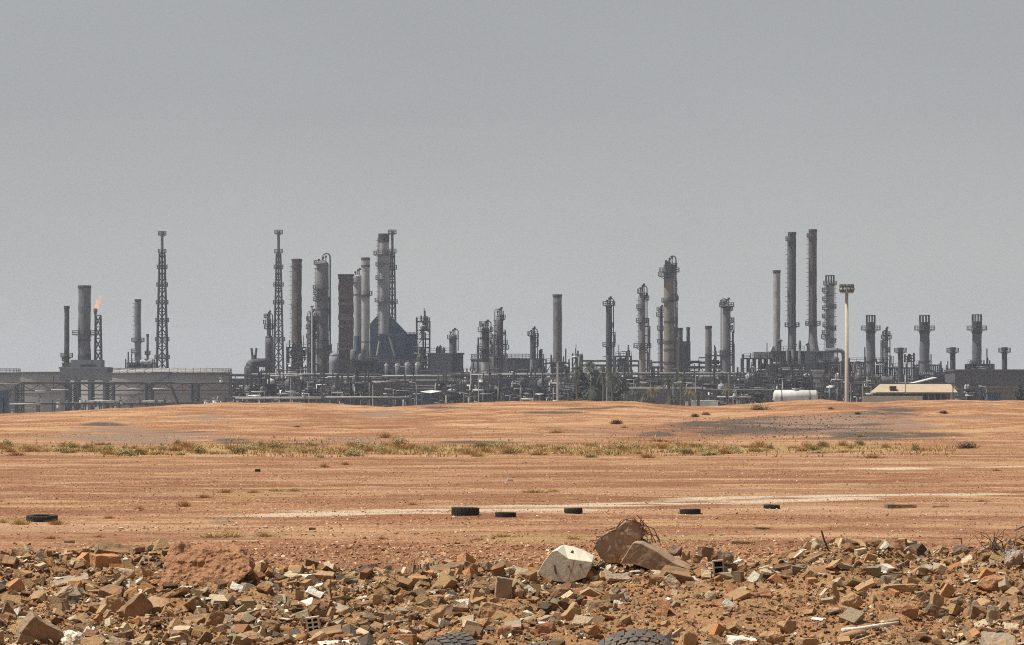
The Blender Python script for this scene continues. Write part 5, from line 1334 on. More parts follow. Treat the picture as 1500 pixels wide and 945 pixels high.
# ---- left side
Ye = on_bank(300, 858)[1]
prism2([(230, 868), (236, 832), (246, 802), (256, 799), (276, 805), (300, 806), (322, 806), (346, 810), (362, 824), (367, 836), (352, 850), (330, 866), (290, 876), (255, 876)],
       [(238, 862), (242, 826), (250, 797), (262, 795), (282, 799), (304, 799), (326, 799), (346, 803), (360, 816), (366, 832), (352, 846), (330, 860), (290, 870), (255, 870)], Ye, .6, 'earth_clod', 'earth_clod',
       'huge reddish clod of earth at the left with a steep dark left edge', 'earth mound', .075, 'the huge earth clod', 5, .75)
lump('slab', 136, 793, 202, 817, T + 'brown', 'long brown slab slanting on the crest left of the earth clod', 'slab', 'stone_slab', 14, 10, 25, .6, 'the long brown slab')
lump('block', 128, 811, 178, 839, T + 'orange', 'big orange brown block under the long brown slab', 'block', 'stone_block', 2, 15, 8, .8, 'the orange brown block')
lump('boulder', 101, 816, 130, 838, T + 'tan', 'tan lump left of the orange brown block', 'rock', 'rock', 0)
lump('slab', 76, 838, 132, 862, T + 'grey', 'flat grey slab with a dark underside below the orange brown block', 'slab', 'stone_slab', -16, 10, 20, .8, 'the flat grey slab')
lump('rock', 165, 831, 198, 848, T + 'pale', 'pale jagged stone right below the orange brown block', 'rock', 'rock', 10)
lump('block', 6, 846, 37, 873, T + 'orange', 'orange cube like block near the left picture edge', 'block', 'stone_block', -30, 30, 0, .8, 'the orange cube block')
lump('rock', 153, 869, 185, 899, T + 'tan', 'tan pitted boulder below the flat grey slab', 'rock', 'rock', -40, 0, 0, .8, 'the tan pitted boulder')
lump('block', 169, 868, 226, 913, T + 'brown', 'large dark brown block leaning right of the tan pitted boulder', 'block', 'stone_block', -42, 10, 0, .7, 'the leaning dark brown block')
lump('brick', 174, 912, 199, 934, T + 'pale', 'pale orange brick below the leaning dark brown block', 'brick', 'brick', 45, 30, 0, .7, 'the pale orange brick')
lump('block', 22, 898, 94, 950, 'timber', 'big brown grey slab like a beam end in the bottom left corner', 'block', 'concrete_block', 34, 15, 10, .8, 'the corner beam end')
lump('rock', 88, 924, 122, 948, T + 'white', 'crumpled white scrap at the bottom left', 'scrap', 'plaster_scrap', 20, 0, 0, .8, None, .14)
lump('slab', 133, 918, 152, 934, T + 'white', 'white shard right of the crumpled white scrap', 'shard', 'shard', 30)
lump('block', 0, 880, 22, 912, T + 'brown', 'brown block cut by the left picture edge', 'block', 'stone_block', 30)
lump('slab', 148, 936, 182, 948, T + 'pale', 'pale slab at the bottom edge below the pale orange brick', 'slab', 'stone_slab', -12)
lump('slab', 70, 855, 108, 884, T + 'grey', 'grey slanting slab left of the flat grey slab foot', 'slab', 'stone_slab', -35)
lump('rock', 126, 884, 152, 898, T + 'brown', 'brown broken stone left of the tan pitted boulder', 'rock', 'rock', 0)
lump('rock', 95, 872, 116, 890, T + 'dark grey', 'dark grey stone below the flat grey slab', 'rock', 'rock', 0)
lump('slab', 286, 888, 300, 908, T + 'white', 'white upright shard left of the brown slab rock', 'shard', 'shard', 65)
lump('block', 298, 886, 331, 924, T + 'brown', 'brown slab rock standing slanted under the earth clod', 'rock', 'rock', -58, 10, 0, .7, 'the slanted brown slab rock')
lump('boulder', 341, 897, 367, 919, T + 'tan', 'round tan stone right of the slanted brown slab rock', 'stone', 'stone', 0, 0, 0, .9, 'the round tan stone')
lump('slab', 336, 852, 356, 868, T + 'white', 'white jagged tile piece below the earth clod', 'tile', 'stone_tile', 25, 0, 40, .8, 'the white jagged tile')
lump('block', 346, 826, 374, 853, T + 'tan', 'pale tan slab leaning on the right foot of the earth clod', 'slab', 'stone_slab', -42, 0, 0, .6, 'the slab at the clod foot')
lump('boulder', 352, 924, 390, 948, T + 'tan', 'rounded tan boulder at the bottom edge below the round tan stone', 'boulder', 'boulder', 0, 0, 0, .8, 'the bottom left boulder')
lump('boulder', 382, 908, 410, 932, T + 'brown', 'brown boulder right of the round tan stone', 'boulder', 'boulder', 0)
lump('slab', 362, 908, 384, 922, T + 'white', 'white long shard right of the round tan stone', 'shard', 'shard', -30)
lump('slab', 447, 859, 474, 877, T + 'white', 'upper of the white broken tiles left of the thin upright rod', 'tile', 'stone_tile', 25, 0, 40, .8, 'the white broken tiles')
lump('slab', 435, 875, 462, 892, T + 'white', 'middle of the white broken tiles left of the thin upright rod', 'tile', 'stone_tile', -22, 0, 40, .8)
lump('slab', 417, 886, 430, 898, T + 'white', 'smallest white broken tile, lower left of the others', 'tile', 'stone_tile', 10, 0, 40, .8)
lump('block', 428, 863, 445, 880, T + 'tan', 'tan cube left of the white broken tiles', 'rock', 'rock', 12)
lump('block', 452, 886, 478, 908, T + 'brown', 'grey brown slab above the hollow brick', 'slab', 'stone_slab', 40)
lump('brick', 476, 889, 493, 908, T + 'tan', 'orange tan brick standing right of the grey brown slab', 'brick', 'brick', -60)
lump('block', 448, 925, 486, 950, T + 'tan', 'tan block at the bottom edge under the hollow brick', 'block', 'stone_block', -35)
lump('board', 464, 938, 520, 948, T + 'white', 'white board lying at the bottom edge below the hollow brick', 'board', 'board', -4, 5, 20, .4, 'the white bottom board')
lump('rock', 513, 904, 540, 924, T + 'tan', 'tan stone right of the hollow brick', 'rock', 'rock', -20)
lump('block', 540, 871, 561, 888, T + 'tan', 'tan square block in the middle of the left rubble', 'block', 'stone_block', 4, 20, 0, .9, 'the tan square block')
lump('block', 575, 870, 592, 885, T + 'tan', 'tan cube right of the tan square block', 'block', 'stone_block', -8)
lump('rock', 560, 900, 580, 918, T + 'pale', 'pale stone below the tan square block', 'rock', 'rock', 0)
lump('rock', 584, 922, 606, 946, T + 'pale', 'pale boulder at the bottom edge left of the upright dark tyre', 'boulder', 'boulder', 0, 0, 0, .9, 'the pale bottom boulder')
lump('block', 576, 908, 600, 922, T + 'tan', 'tan brick above the pale bottom boulder', 'brick', 'brick', -8)
lump('board', 494, 880, 542, 892, T + 'brown', 'brown slanting plank left of the tan square block', 'plank', 'plank', -8, 5, 10, .4)
lump('block', 478, 873, 502, 886, T + 'brown', 'brown slanting slab at the foot of the thin upright rod', 'slab', 'stone_slab', -14)
# ---- centre
lump('block', 723, 845, 751, 884, T + 'grey', 'upright grey block crowned by a pale stone in the centre', 'block', 'stone_block', 6, 12, 0, .7, 'the upright grey block')
lump('rock', 727, 829, 759, 850, T + 'pale', 'pale stone sitting on top of the upright grey block', 'rock', 'rock', -8, 0, 0, .7)
lump('rock', 627, 886, 655, 926, T + 'tan', 'two toned tan stone left of centre above the upright dark tyre', 'rock', 'rock', 10, 0, 0, .8, 'the two toned stone')
lump('block', 699, 882, 738, 913, T + 'tan', 'broad tan stone with a cracked front below the upright grey block', 'rock', 'rock', 6, 0, 0, .8, 'the broad cracked stone')
lump('rock', 660, 881, 686, 901, T + 'grey', 'grey angular stone left of the broad cracked stone', 'rock', 'rock', -25)
lump('block', 687, 863, 710, 884, T + 'tan', 'tan angular stone above the broad cracked stone', 'rock', 'rock', 20)
lump('block', 711, 876, 742, 886, T + 'tan', 'long tan stone at the foot of the upright grey block', 'rock', 'rock', 0)
lump('rock', 668, 902, 698, 917, T + 'tan', 'flat tan stone lower left of the broad cracked stone', 'rock', 'rock', -14)
lump('rock', 749, 860, 768, 884, T + 'tan', 'tan stone right of the upright grey block', 'rock', 'rock', 20)
lump('rock', 650, 870, 672, 886, T + 'pale', 'pale brown stone left of the tan angular stone', 'rock', 'rock', 10)
lump('rock', 763, 824, 786, 844, T + 'orange', 'orange stone left of the cream white block', 'rock', 'rock', -18, 0, 0, .8, 'the orange stone by the block')
lump('block', 680, 822, 700, 848, T + 'brown', 'dark brown stone with a pale front on the crest left of centre', 'rock', 'rock', 8, 0, 0, .8, 'the dark crest stone')
lump('rock', 703, 822, 730, 838, T + 'grey', 'grey brown stone on the crest right of the dark crest stone', 'rock', 'rock', 0)
lump('block', 665, 832, 682, 852, T + 'orange', 'reddish brick lump left of the dark crest stone', 'brick lump', 'brick_lump', 30)
lump('rock', 722, 918, 742, 940, T + 'orange', 'orange slanted stone at the bottom centre', 'rock', 'rock', -55)
lump('rock', 772, 896, 790, 910, T + 'red-brown', 'red brown stone left of the tan flat topped block', 'rock', 'rock', 0)
lump('rock', 860, 916, 880, 934, T + 'orange', 'orange tan stone above the left end of the half buried tyre', 'rock', 'rock', 30)
# ---- right
for i, (a, b, c, d, q, k) in enumerate(((1012, 812, 1030, 824, 'brown', 'rock'), (1022, 801, 1046, 815, 'dark grey', 'block'), (980, 798, 1000, 813, 'dark grey', 'rock'), (998, 807, 1012, 822, 'tan', 'rock'), (1034, 806, 1052, 822, 'brown', 'rock'), (1050, 808, 1076, 826, 'dark grey', 'rock'), (1058, 822, 1082, 838, 'dark grey', 'rock'), (1080, 826, 1096, 840, 'brown', 'rock'))):
    lump(k, a, b, c, d, T + q, ('brown stone at the left front', 'dark grey slab on top', 'dark grey stone at the far left', 'tan stone at the left end', 'brown stone in the middle', 'large dark grey stone at the right', 'dark grey stone low at the right', 'brown stone at the far right end')[i] + ' of the stone heap right of the beam', 'rock', 'rock', rng.uniform(-30, 30), phrase='the stone heap by the beam' if i == 4 else None, group='stone heap right of the beam')
lump('slab', 1027, 834, 1043, 847, T + 'pale', 'pale square stone left of the upright hollow brick', 'block', 'stone_block', 4, 0, 50)
lump('slab', 1070, 819, 1090, 828, T + 'white', 'white thin shard on the stone heap', 'shard', 'shard', -20)
lump('slab', 1222, 790, 1270, 803, T + 'tan', 'flat tan slab on the crest right of the leaning iron rod', 'slab', 'stone_slab', 4, 10, 25, .8, 'the flat tan crest slab')
lump('boulder', 1267, 789, 1292, 802, T + 'brown', 'brown boulder at the right end of the flat tan crest slab', 'boulder', 'boulder', 0)
lump('board', 1132, 822, 1170, 835, 'rust_iron', 'rusty flat board between the stone heap and the leaning rod', 'board', 'board', -12, 5, 10, .4, 'the rusty board')
lump('board', 1112, 832, 1150, 846, T + 'pale', 'pale thin board below the rusty board', 'board', 'board', 14, 5, 10, .3)
lump('board', 1176, 806, 1210, 824, T + 'brown', 'brown plank slanting left of the leaning iron rod', 'plank', 'plank', -22, 5, 10, .3)
lump('rock', 1169, 805, 1182, 814, T + 'white', 'white stone left of the leaning iron rod', 'rock', 'rock', 0)
lump('brick', 1180, 845, 1198, 856, T + 'orange', 'pinkish brick in the dip below the brown plank', 'brick', 'brick', -5, 20, 10, .8, 'the pinkish brick')
lump('rock', 1210, 851, 1230, 882, T + 'tan', 'upright tan pointed stone right of the pinkish brick', 'rock', 'rock', 80, 0, 0, .7, 'the upright pointed stone')
lump('slab', 1198, 862, 1214, 878, T + 'pale', 'pale shard left of the upright pointed stone', 'shard', 'shard', -20)
lump('boulder', 1229, 869, 1264, 893, T + 'tan', 'smooth tan slab slanting right of the upright pointed stone', 'slab', 'stone_slab', -32, 0, 0, .5, 'the smooth tan slab')
lump('boulder', 1207, 888, 1236, 903, T + 'tan', 'dusty mound like stone below the upright pointed stone', 'stone', 'stone', 0)
lump('block', 1290, 841, 1323, 860, T + 'grey', 'upper left of two grey tan concrete blocks stacked on the right', 'concrete block', 'concrete_block', -4, 5, 0, .6, 'the stacked concrete blocks')
lump('block', 1288, 856, 1346, 870, T + 'tan', 'long lower one of two grey tan concrete blocks stacked on the right', 'concrete block', 'concrete_block', -4, 5, 0, .5)
lump('block', 1322, 844, 1346, 866, T + 'tan', 'tan block with a dark right end beside the stacked concrete blocks', 'block', 'stone_block', 10)
lump('slab', 1252, 846, 1284, 868, T + 'tan', 'tan slab slanting left of the stacked concrete blocks', 'slab', 'stone_slab', -34, 0, 20, .7)
lump('board', 1274, 848, 1292, 864, T + 'pale', 'thin pale edge board left of the stacked concrete blocks', 'board', 'board', 42, 0, 0, .3)
lump('block', 1375, 854, 1400, 881, T + 'orange', 'orange brown upright block on the right slope', 'block', 'stone_block', -48, 10, 0, .7, 'the orange upright block')
lump('block', 1361, 867, 1383, 894, T + 'tan', 'tan dusty block left of the orange upright block', 'block', 'stone_block', 14)
lump('block', 1352, 885, 1391, 909, T + 'dark grey', 'dark pitted block with a white top edge on the right slope', 'block', 'stone_block', 22, 10, 0, .7, 'the dark pitted block')
lump('boulder', 1430, 842, 1488, 868, 'earth_clod', 'pale dusty boulder near the right picture edge', 'boulder', 'boulder', -4, 0, 0, .8, 'the dusty boulder at the right')
lump('slab', 1287, 900, 1320, 916, T + 'brown', 'flat brown slab in the lower right soil', 'slab', 'stone_slab', -16, 10, 20, .8, 'the flat brown slab')
lump('slab', 1410, 920, 1436, 939, T + 'orange', 'orange brown shard at the lower right', 'shard', 'shard', -32, 0, 30, .7, 'the orange brown shard')
lump('slab', 1390, 914, 1412, 925, T + 'white', 'upper white plaster piece at the lower right', 'plaster', 'plaster_slab', 8, 0, 30)
lump('slab', 1400, 922, 1416, 930, T + 'white', 'lower white plaster piece at the lower right', 'plaster', 'plaster_slab', 4, 0, 30)
lump('slab', 1425, 907, 1449, 924, T + 'pale', 'pale broken tile right of the upper white plaster piece', 'tile', 'stone_tile', -18, 0, 40)
lump('block', 1446, 887, 1464, 911, T + 'grey', 'grey upright stump of concrete near the right edge', 'block', 'concrete_block', 4, 0, 0, .7, 'the grey concrete stump')
lump('block', 1463, 880, 1480, 896, T + 'brown', 'brown wedge stone right of the grey concrete stump', 'rock', 'rock', -40)
lump('slab', 1470, 912, 1494, 926, T + 'pale', 'pale flat stone at the right edge', 'slab', 'stone_slab', 8, 0, 30)
lump('slab', 1482, 924, 1500, 934, T + 'white', 'white flat stone at the right edge below the pale one', 'slab', 'stone_slab', 12, 0, 30)
lump('rock', 1318, 886, 1346, 908, T + 'red-brown', 'red brown stone left of the dark pitted block', 'rock', 'rock', -10)
lump('rock', 1472, 803, 1502, 832, 'sack_cloth', 'crumpled grey sack at the right edge of the crest', 'sack', 'sack', 10, 0, 0, .8, 'the crumpled sack', .13, cuts=3)
lump('slab', 1404, 812, 1428, 832, T + 'pale', 'pale slab below the dead branches at the right', 'slab', 'stone_slab', -38, 0, 30, .7, 'the pale slab by the branches')
lump('block', 1424, 806, 1452, 822, T + 'red-brown', 'red brown block under the dead branches', 'block', 'stone_block', -10)
lump('boulder', 1396, 798, 1426, 818, T + 'dark grey', 'dark earthy lump left of the dead branches', 'rock', 'rock', -20)
lump('slab', 1378, 822, 1396, 830, T + 'dark grey', 'small dark plate left of the pale slab by the branches', 'plate', 'plate', 0)
lump('slab', 1334, 818, 1352, 832, T + 'grey', 'grey shard in the dip right of the flat tan crest slab', 'shard', 'shard', -40)
lump('slab', 1352, 820, 1372, 830, T + 'red-brown', 'red tile shard right of the grey shard', 'shard', 'shard', -6)
lump('slab', 1308, 824, 1324, 834, 'blue_plastic', 'bluish plastic scrap in the dip right of the flat tan crest slab', 'scrap', 'plastic_scrap', -12)
lump('rock', 1312, 806, 1332, 820, T + 'orange', 'orange stone right of the brown crest boulder', 'rock', 'rock', 0)
lump('rock', 1258, 817, 1272, 827, T + 'white', 'small white stone on the gravel under the flat tan crest slab', 'rock', 'rock', 0)
lump('rock', 1268, 826, 1284, 836, T + 'pale', 'small pale stone below the small white stone', 'rock', 'rock', 0)
lump('board', 1484, 766, 1506, 777, 'timber', 'pale plank end sticking out at the right picture edge', 'plank', 'plank', -24, 0, 10, .3)
lump('block', 1166, 935, 1198, 948, T + 'tan', 'tan block at the bottom edge right of the bottom tan boulder', 'block', 'stone_block', 0)
lump('board', 1064, 862, 1130, 878, T + 'red-brown', 'rusty brown crust overhanging the hollow in the soil slope', 'crust', 'soil_crust', 6, 5, 10, .5, 'the soil hollow', .12)
lump('rock', 1052, 850, 1080, 862, T + 'brown', 'brown clod at the lip of the soil hollow', 'clod', 'earth_clod', 0)
# ---- white pole and log at lower right
def rod(label, cat, name, pts, r, mat, group=None, n=7, r2=None, phrase=None):
    q = []
    for (a, b, dz) in pts:
        X, Y = on_bank(a, b + dz); q.append((X, Y - .02, PZ(b, Y)))
    Ym = min(p[1] for p in q); q = [(PX(a[0], Ym + .06 * i), Ym + .06 * i, PZ(a[1], Ym + .06 * i)) for i, a in enumerate(pts)]
    m = MB(); m.path(q, r, n, r2); o = m.build(name, mat, None, True, origin=q[-1]); tag(o, label, cat, group, 'thing')
    if phrase: LAND.append((q[0][0], q[0][1], phrase))
    return o
rod('long white pipe lying across the lower right rubble', 'pipe', 'drain_pipe', [(1234, 924, 3), (1255, 922, 3), (1290, 916, 3), (1316, 912, 3)], .022, 'stone_white', None, 9, .012, 'the long white pipe')
rod('stubby pale log under the left end of the long white pipe', 'log', 'log', [(1232, 935, 3), (1250, 930, 3), (1266, 928, 3)], .034, 'stone_tan')
rod('thin pale stick below the long white pipe', 'stick', 'stick', [(1244, 942, 2), (1282, 930, 2)], .008, 'stone_pale')
rod('dark iron rod leaning on the right crest, the longest one', 'iron rod', 'iron_rod', [(1203, 777, 34), (1208, 793, 18), (1216, 812, 0)], .0085, 'rust_iron', None, 6, None, 'the leaning iron rod')
rod('thin upright rod in the left rubble right of the white broken tiles', 'iron rod', 'iron_rod', [(484.5, 849, 36), (483.5, 864, 22), (487, 884, 0)], .0055, 'rust_iron', None, 6, None, 'the thin upright rod')
rod('bent wire between the tan square block and the crest', 'wire', 'wire', [(517, 872, 8), (520, 862, 14), (526, 860, 12), (522, 870, 4)], .004, 'rust_iron')
rod('curved pale wire above the white broken tiles', 'wire', 'wire', [(438, 848, 20), (444, 858, 10), (450, 862, 4)], .004, 'stone_pale')
rod('pink bent strip beside the stacked concrete blocks', 'strip', 'strip', [(1258, 842, 4), (1268, 837, 6), (1280, 847, 2), (1294, 838, 8)], .006, 'stone_red-brown')
rod('thin bent iron bar behind the stacked concrete blocks', 'iron rod', 'iron_rod', [(1288, 841, 8), (1322, 840, 8), (1336, 848, 2), (1346, 856, 0)], .006, 'rust_iron')
rod('thin wire hoop on the crest left of the dead branches', 'wire', 'wire', [(1396, 789, 20), (1408, 789, 20), (1409, 800, 8)], .0045, 'rust_iron')
rod('white strip in the dip left of the pinkish brick', 'strip', 'strip', [(1112, 833, 4), (1124, 830, 6), (1140, 842, 0), (1149, 845, 0)], .008, 'stone_white')
rod('dark bent wire under the dead branches at the right', 'wire', 'wire', [(1424, 826, 2), (1426, 812, 14), (1432, 806, 18)], .005, 'rust_iron')
rod('thin white rod at the foot of the cream white block', 'rod', 'rod', [(880, 832, 2), (890, 836, 2), (900, 840, 2)], .007, 'stone_white')
# dead branches
X, Y = on_bank(1468, 812); t = thing('dead_branches', 'tangle of dead branches and bent iron on the right crest', 'branches', (X, Y, float(bz(X, Y)))); rr = random.Random(8); LAND.append((X, Y, 'the dead branches'))
for k in range(20):
    a = Vector((PX(1466 + rr.uniform(-22, 24), Y), Y + rr.uniform(-.1, .2), PZ(812 + rr.uniform(-6, 6), Y))); d = Vector((rr.uniform(-.6, .6), rr.uniform(-.3, .3), rr.uniform(.3, 1))).normalized() * rr.uniform(.10, .24)
    if k == 0: a, d = Vector((PX(1458, Y), Y, PZ(812, Y))), Vector((.03, 0, .2))
    m = MB(); p1 = a + d * .5 + Vector((rr.uniform(-.03, .03), 0, .02)); m.path([a, p1, a + d, a + d + Vector((rr.uniform(-.08, .08), 0, rr.uniform(-.05, .03)))], rr.uniform(.003, .006), 5, .002); m.build('branch', 'rust_iron', t)
# hollow bricks
def hollow_brick(label, x0, y0, x1, y1, roll, cols, rows, mat, phrase=None):
    X, Y = on_bank((x0 + x1) / 2, y1); s = Y / F; w, h = (x1 - x0) * s, (y1 - y0) * s; d = .16
    t = thing('hollow_brick', label, 'hollow brick', (X, Y, PZ(y1, Y))); M = Matrix.Rotation(R(roll), 4, 'Y'); z0 = PZ((y0 + y1) / 2, Y)
    th = min(w, h) * .11; m = MB()
    def bx_(a, b, c, e):
        k = MB().box(a, b, 0, d, c, e); v = k.v[0]; v = np.array([tuple(M @ Vector(q)) for q in v]) + np.array((X, Y - .03, z0)); m.add(v, k.f)
    W, HH = w * .92, h * .92
    xs = np.linspace(-W / 2 + th / 2, W / 2 - th / 2, cols + 1); zs = np.linspace(-HH / 2 + th / 2, HH / 2 - th / 2, rows + 1)
    for i, x in enumerate(xs): bx_(x - th / 2, x + th / 2, -HH / 2, HH / 2)
    for z in zs:
        for i in range(cols): bx_(xs[i] + th / 2, xs[i + 1] - th / 2, z - th / 2, z + th / 2)
    m.build('brick_body', mat, t); m = MB(); k = MB().box(-W / 2 + th * .6, W / 2 - th * .6, d * .8, d * .97, -HH / 2 + th * .6, HH / 2 - th * .6); v = np.array([tuple(M @ Vector(q)) for q in k.v[0]]) + np.array((X, Y - .03, z0)); m.add(v, k.f); m.build('hole_shade_plate', 'stone_dark grey', t)  # dark plate behind the holes stands in for their shade
    USED.append((X, Y, w * .6))
    if phrase: LAND.append((X, Y, phrase))
hollow_brick('pale hollow brick with two columns of holes in the lower left rubble', 448, 903, 469, 927, -8, 2, 3, 'stone_pale', 'the hollow brick')
hollow_brick('grey brown hollow brick standing at the stone heap right of the beam', 1044, 820, 1061, 842, -4, 1, 2, 'stone_grey', 'the standing hollow brick')
# slats
X, Y = on_bank(626, 842); t = thing('slat_panel', 'row of thin upright wooden slats on the crest left of centre', 'slat panel', (X, Y, PZ(843, Y))); LAND.append((X, Y, 'the wooden slats')); rr = random.Random(9)
for i in range(13):
    p = 604 + i * 3.6; y0 = 822 + rr.uniform(0, 7) - (4 if i == 0 else 0); m = MB(); x = PX(p, Y); m.path([(x, Y, PZ(844, Y)), (x + .012 + rr.uniform(-.01, .02), Y + .03, PZ(y0, Y))], .007 + rr.random() * .003, 4); m.build('slat', 'timber', t)
m = MB(); m.path([(PX(602, Y), Y + .025, PZ(838, Y)), (PX(652, Y), Y + .025, PZ(836, Y))], .006, 4); m.build('cross_bar', 'timber', t)

# ------------------------------------------------------------------ tyres
def tyre_parts(Rr, W, lugs, n=64):
    """tyre about the z axis, centred on the origin: casing and tread"""
    prof = [(.60, -.40), (.66, -.48), (.80, -.52), (.92, -.47), (.975, -.40), (.975, .40), (.92, .47), (.80, .52), (.66, .48), (.60, .40), (.63, .34), (.80, .40), (.90, .34), (.90, -.34), (.80, -.40), (.63, -.34)]
    m = MB(); k = len(prof); v = []
    for i in range(n):
        a = 2 * math.pi * i / n; v += [(p[0] * Rr * math.cos(a), p[0] * Rr * math.sin(a), p[1] * W) for p in prof]
    m.add(v, [(i * k + j, ((i + 1) % n) * k + j, ((i + 1) % n) * k + (j + 1) % k, i * k + (j + 1) % k) for i in range(n) for j in range(k)])
    tr = MB()
    for i in range(lugs):
        for row, (z0, z1) in enumerate(((-.47, -.22), (-.18, -.02), (.02, .18), (.22, .47))):
            a = 2 * math.pi * (i + .5 * (row % 2)) / lugs; da = 2 * math.pi / lugs * .36; v = []
            for r in (.96, 1.015 if row in (1, 2) else 1.0):
                for (q, z) in ((-da, z0), (da, z0), (da + .03 * (1 - row % 2), z1), (-da + .03 * (1 - row % 2), z1)): v.append((r * Rr * math.cos(a + q), r * Rr * math.sin(a + q), z * W))
            tr.add(v, [(3, 2, 1, 0), (4, 5, 6, 7), (0, 1, 5, 4), (1, 2, 6, 5), (2, 3, 7, 6), (3, 0, 4, 7)])
    return m, tr

def tyre(label, loc, Rr, W, lugs, rot, mat, group=None):
    t = thing('tyre', label, 'tyre', loc, group); t.rotation_euler = rot; a, b = tyre_parts(Rr, W, lugs)
    for mb, nm in ((a, 'casing'), (b, 'tread'))[:2 if lugs else 1]:
        o = mb.build(nm, mat, None, nm == 'casing'); o.parent = t
    return t
Yt = 30.15
# half buried tyre: leans towards the viewer so that its tread shows
tyre('half buried black tyre with chunky tread at the bottom edge', (PX(930, Yt), Yt + .25, PZ(925, Yt) - .38), .385, .25, 30, Euler((R(120), R(0), R(10))), 'rubber')
LAND.append((PX(930, Yt), Yt, 'the half buried tyre'))
tyre('worn grey tyre tread barely showing at the bottom edge left of the half buried tyre', (PX(795, Yt), Yt + .2, PZ(943, Yt) - .33), .33, .22, 34, Euler((R(122), R(0), R(-8))), 'rubber')
tyre('dark worn tyre standing upright, cut by the bottom edge left of centre', (PX(663, Yt), Yt + .1, PZ(930, Yt) - .30), .30, .27, 34, Euler((R(8), R(82), R(38))), 'rubber'); LAND.append((PX(663, Yt), Yt, 'the upright dark tyre'))
for a in ((795, 30.3, .3), (662, 30.3, .25), (930, 30.3, .4)): USED.append((PX(a[0], Yt), a[1], a[2]))
FT = [('largest black tyre lying on the pale track in mid field', 681.5, 757, 41, 13), ('thin dark tyre lying just right of the largest black tyre', 740.5, 759, 31, 8), ('brownish worn tyre lying on the track above the cream white block', 840, 754, 27, 9),
      ('flat dark tyre lying in the field right of centre', 1011.5, 755, 31, 8.5), ('small brown tyre lying in the field between the flat dark tyre and the boards', 1131, 747, 24, 6.5)]
for lab, px, py, w, h in FT:
    x, y, z = on_field(px, py - 1); s = y / F; Rr = w * s / 2
    tyre(lab, (x, y + Rr * .7, z + h * s * .5 - .01), Rr, h * s * .96, 22, Euler((R(rng.uniform(-2, 2)), R(rng.uniform(-2, 2)), rng.uniform(0, 6))), 'rubber_far', 'tyres lying in the field')
x, y, z = on_field(60, 765); s = y / F
tyre('flattened torn tyre among dry tufts at the left of the field', (x, y + .2, z + .07), .36, .15, 20, Euler((R(1), R(-3), 1)), 'rubber_far', 'tyres lying in the field')
def field_box(label, cat, name, px, py, w, h, mat, n=1, dep=.4):
    x, y, z = on_field(px, py); s = y / F; bm = rock_bm('board' if n == 1 else 'brick', w * s, dep, h * s, 1, 4, 0, seed(), .02)
    o = bm_obj(bm, name, mat, (x, y + dep / 2, z + h * s / 2 - .01)); tag(o, label, cat, None, 'thing'); return o
field_box('grey stack of boards lying in the field at the right', 'boards', 'board', 1320, 745.5, 46, 6.5, 'stone_dark grey', 2)
field_box('pale flat board right of the grey stack of boards', 'board', 'board', 1377, 744, 26, 3.5, 'stone_pale')
field_box('small black object lying alone in the left mid field', 'scrap', 'scrap', 377, 691, 8, 4, 'rubber_far', 2)
field_box('small white scrap lying in the field behind the centre', 'scrap', 'scrap', 747, 705, 9, 3.5, 'stone_white', 2)
field_box('white scrap at the scrub strip in the centre', 'scrap', 'scrap', 799, 660, 6, 5, 'stone_white', 2)
field_box('dark flat scrap lying in the field left of the leaning iron rod', 'scrap', 'scrap', 1117, 776, 22, 4, 'stone_dark grey')
field_box('brown slat lying on the field behind the stone heap by the beam', 'plank', 'plank', 1088, 797, 36, 5, 'stone_brown')
field_box('small dark lump on the bare field behind the thin upright rod', 'scrap', 'scrap', 457, 777, 10, 4, 'stone_dark grey', 2)
field_box('white pebble like scrap above the straw tufts at the left', 'scrap', 'scrap', 388, 774, 6, 3, 'stone_white', 2)
field_box('white scrap on the left field near the long brown slab', 'scrap', 'scrap', 176, 776, 7, 3.5, 'stone_white', 2)
field_box('grey stone on the field left of the long brown slab', 'rock', 'rock', 100, 797, 14, 5, 'stone_grey', 2)

# ------------------------------------------------------------------ loose rocks, each one a thing
def free(x, y, r):
    return all((x - a) ** 2 + (y - b) ** 2 > ((r + q) * .72) ** 2 for a, b, q in USED)

def rockiness(x, y):
    px = 750 + x / y * F; z = bz(x, y, False); py = HY + (H - z) / y * F
    left = 1 - sstep((px - 850) / 90)
    strip = sstep((862 - py) / 16) * sstep((px - 850) / 90)
    right = .42 * sstep((px - 1330) / 60) + .30 * sstep((px - 1180) / 60)
    low = .5 * sstep((py - 915) / 15) * sstep((px - 900) / 60)
    return np.clip(np.maximum.reduce([left, strip * .9, right, low, 0.10 + 0 * px]), 0, 1)

LABELS = {o.get('label') for o in bpy.data.objects if o.get('label')}
def place_label(kind, x, y, cands):
    """'<what> <where> <landmark>', the nearest landmark that leaves the label to this one thing"""
    ls = sorted(cands, key=lambda l: (l[0] - x) ** 2 + (l[1] - y) ** 2)[:9]
    for (a, b, ph) in ls:
        dx, dy = x - a, y - b; d = math.hypot(dx, dy)
        if abs(dx) > abs(dy) * 1.2: w = 'left of' if dx < 0 else 'right of'
        else: w = 'in front of' if dy < 0 else 'behind'
        q = 'just ' if d < .35 else ('' if d < .7 else 'farther ' if w in ('left of', 'right of') else 'well ')
        L = f'{kind} {q}{w} {ph}'
        if L not in LABELS and len(L.split()) <= 16: LABELS.add(L); return L
    return None

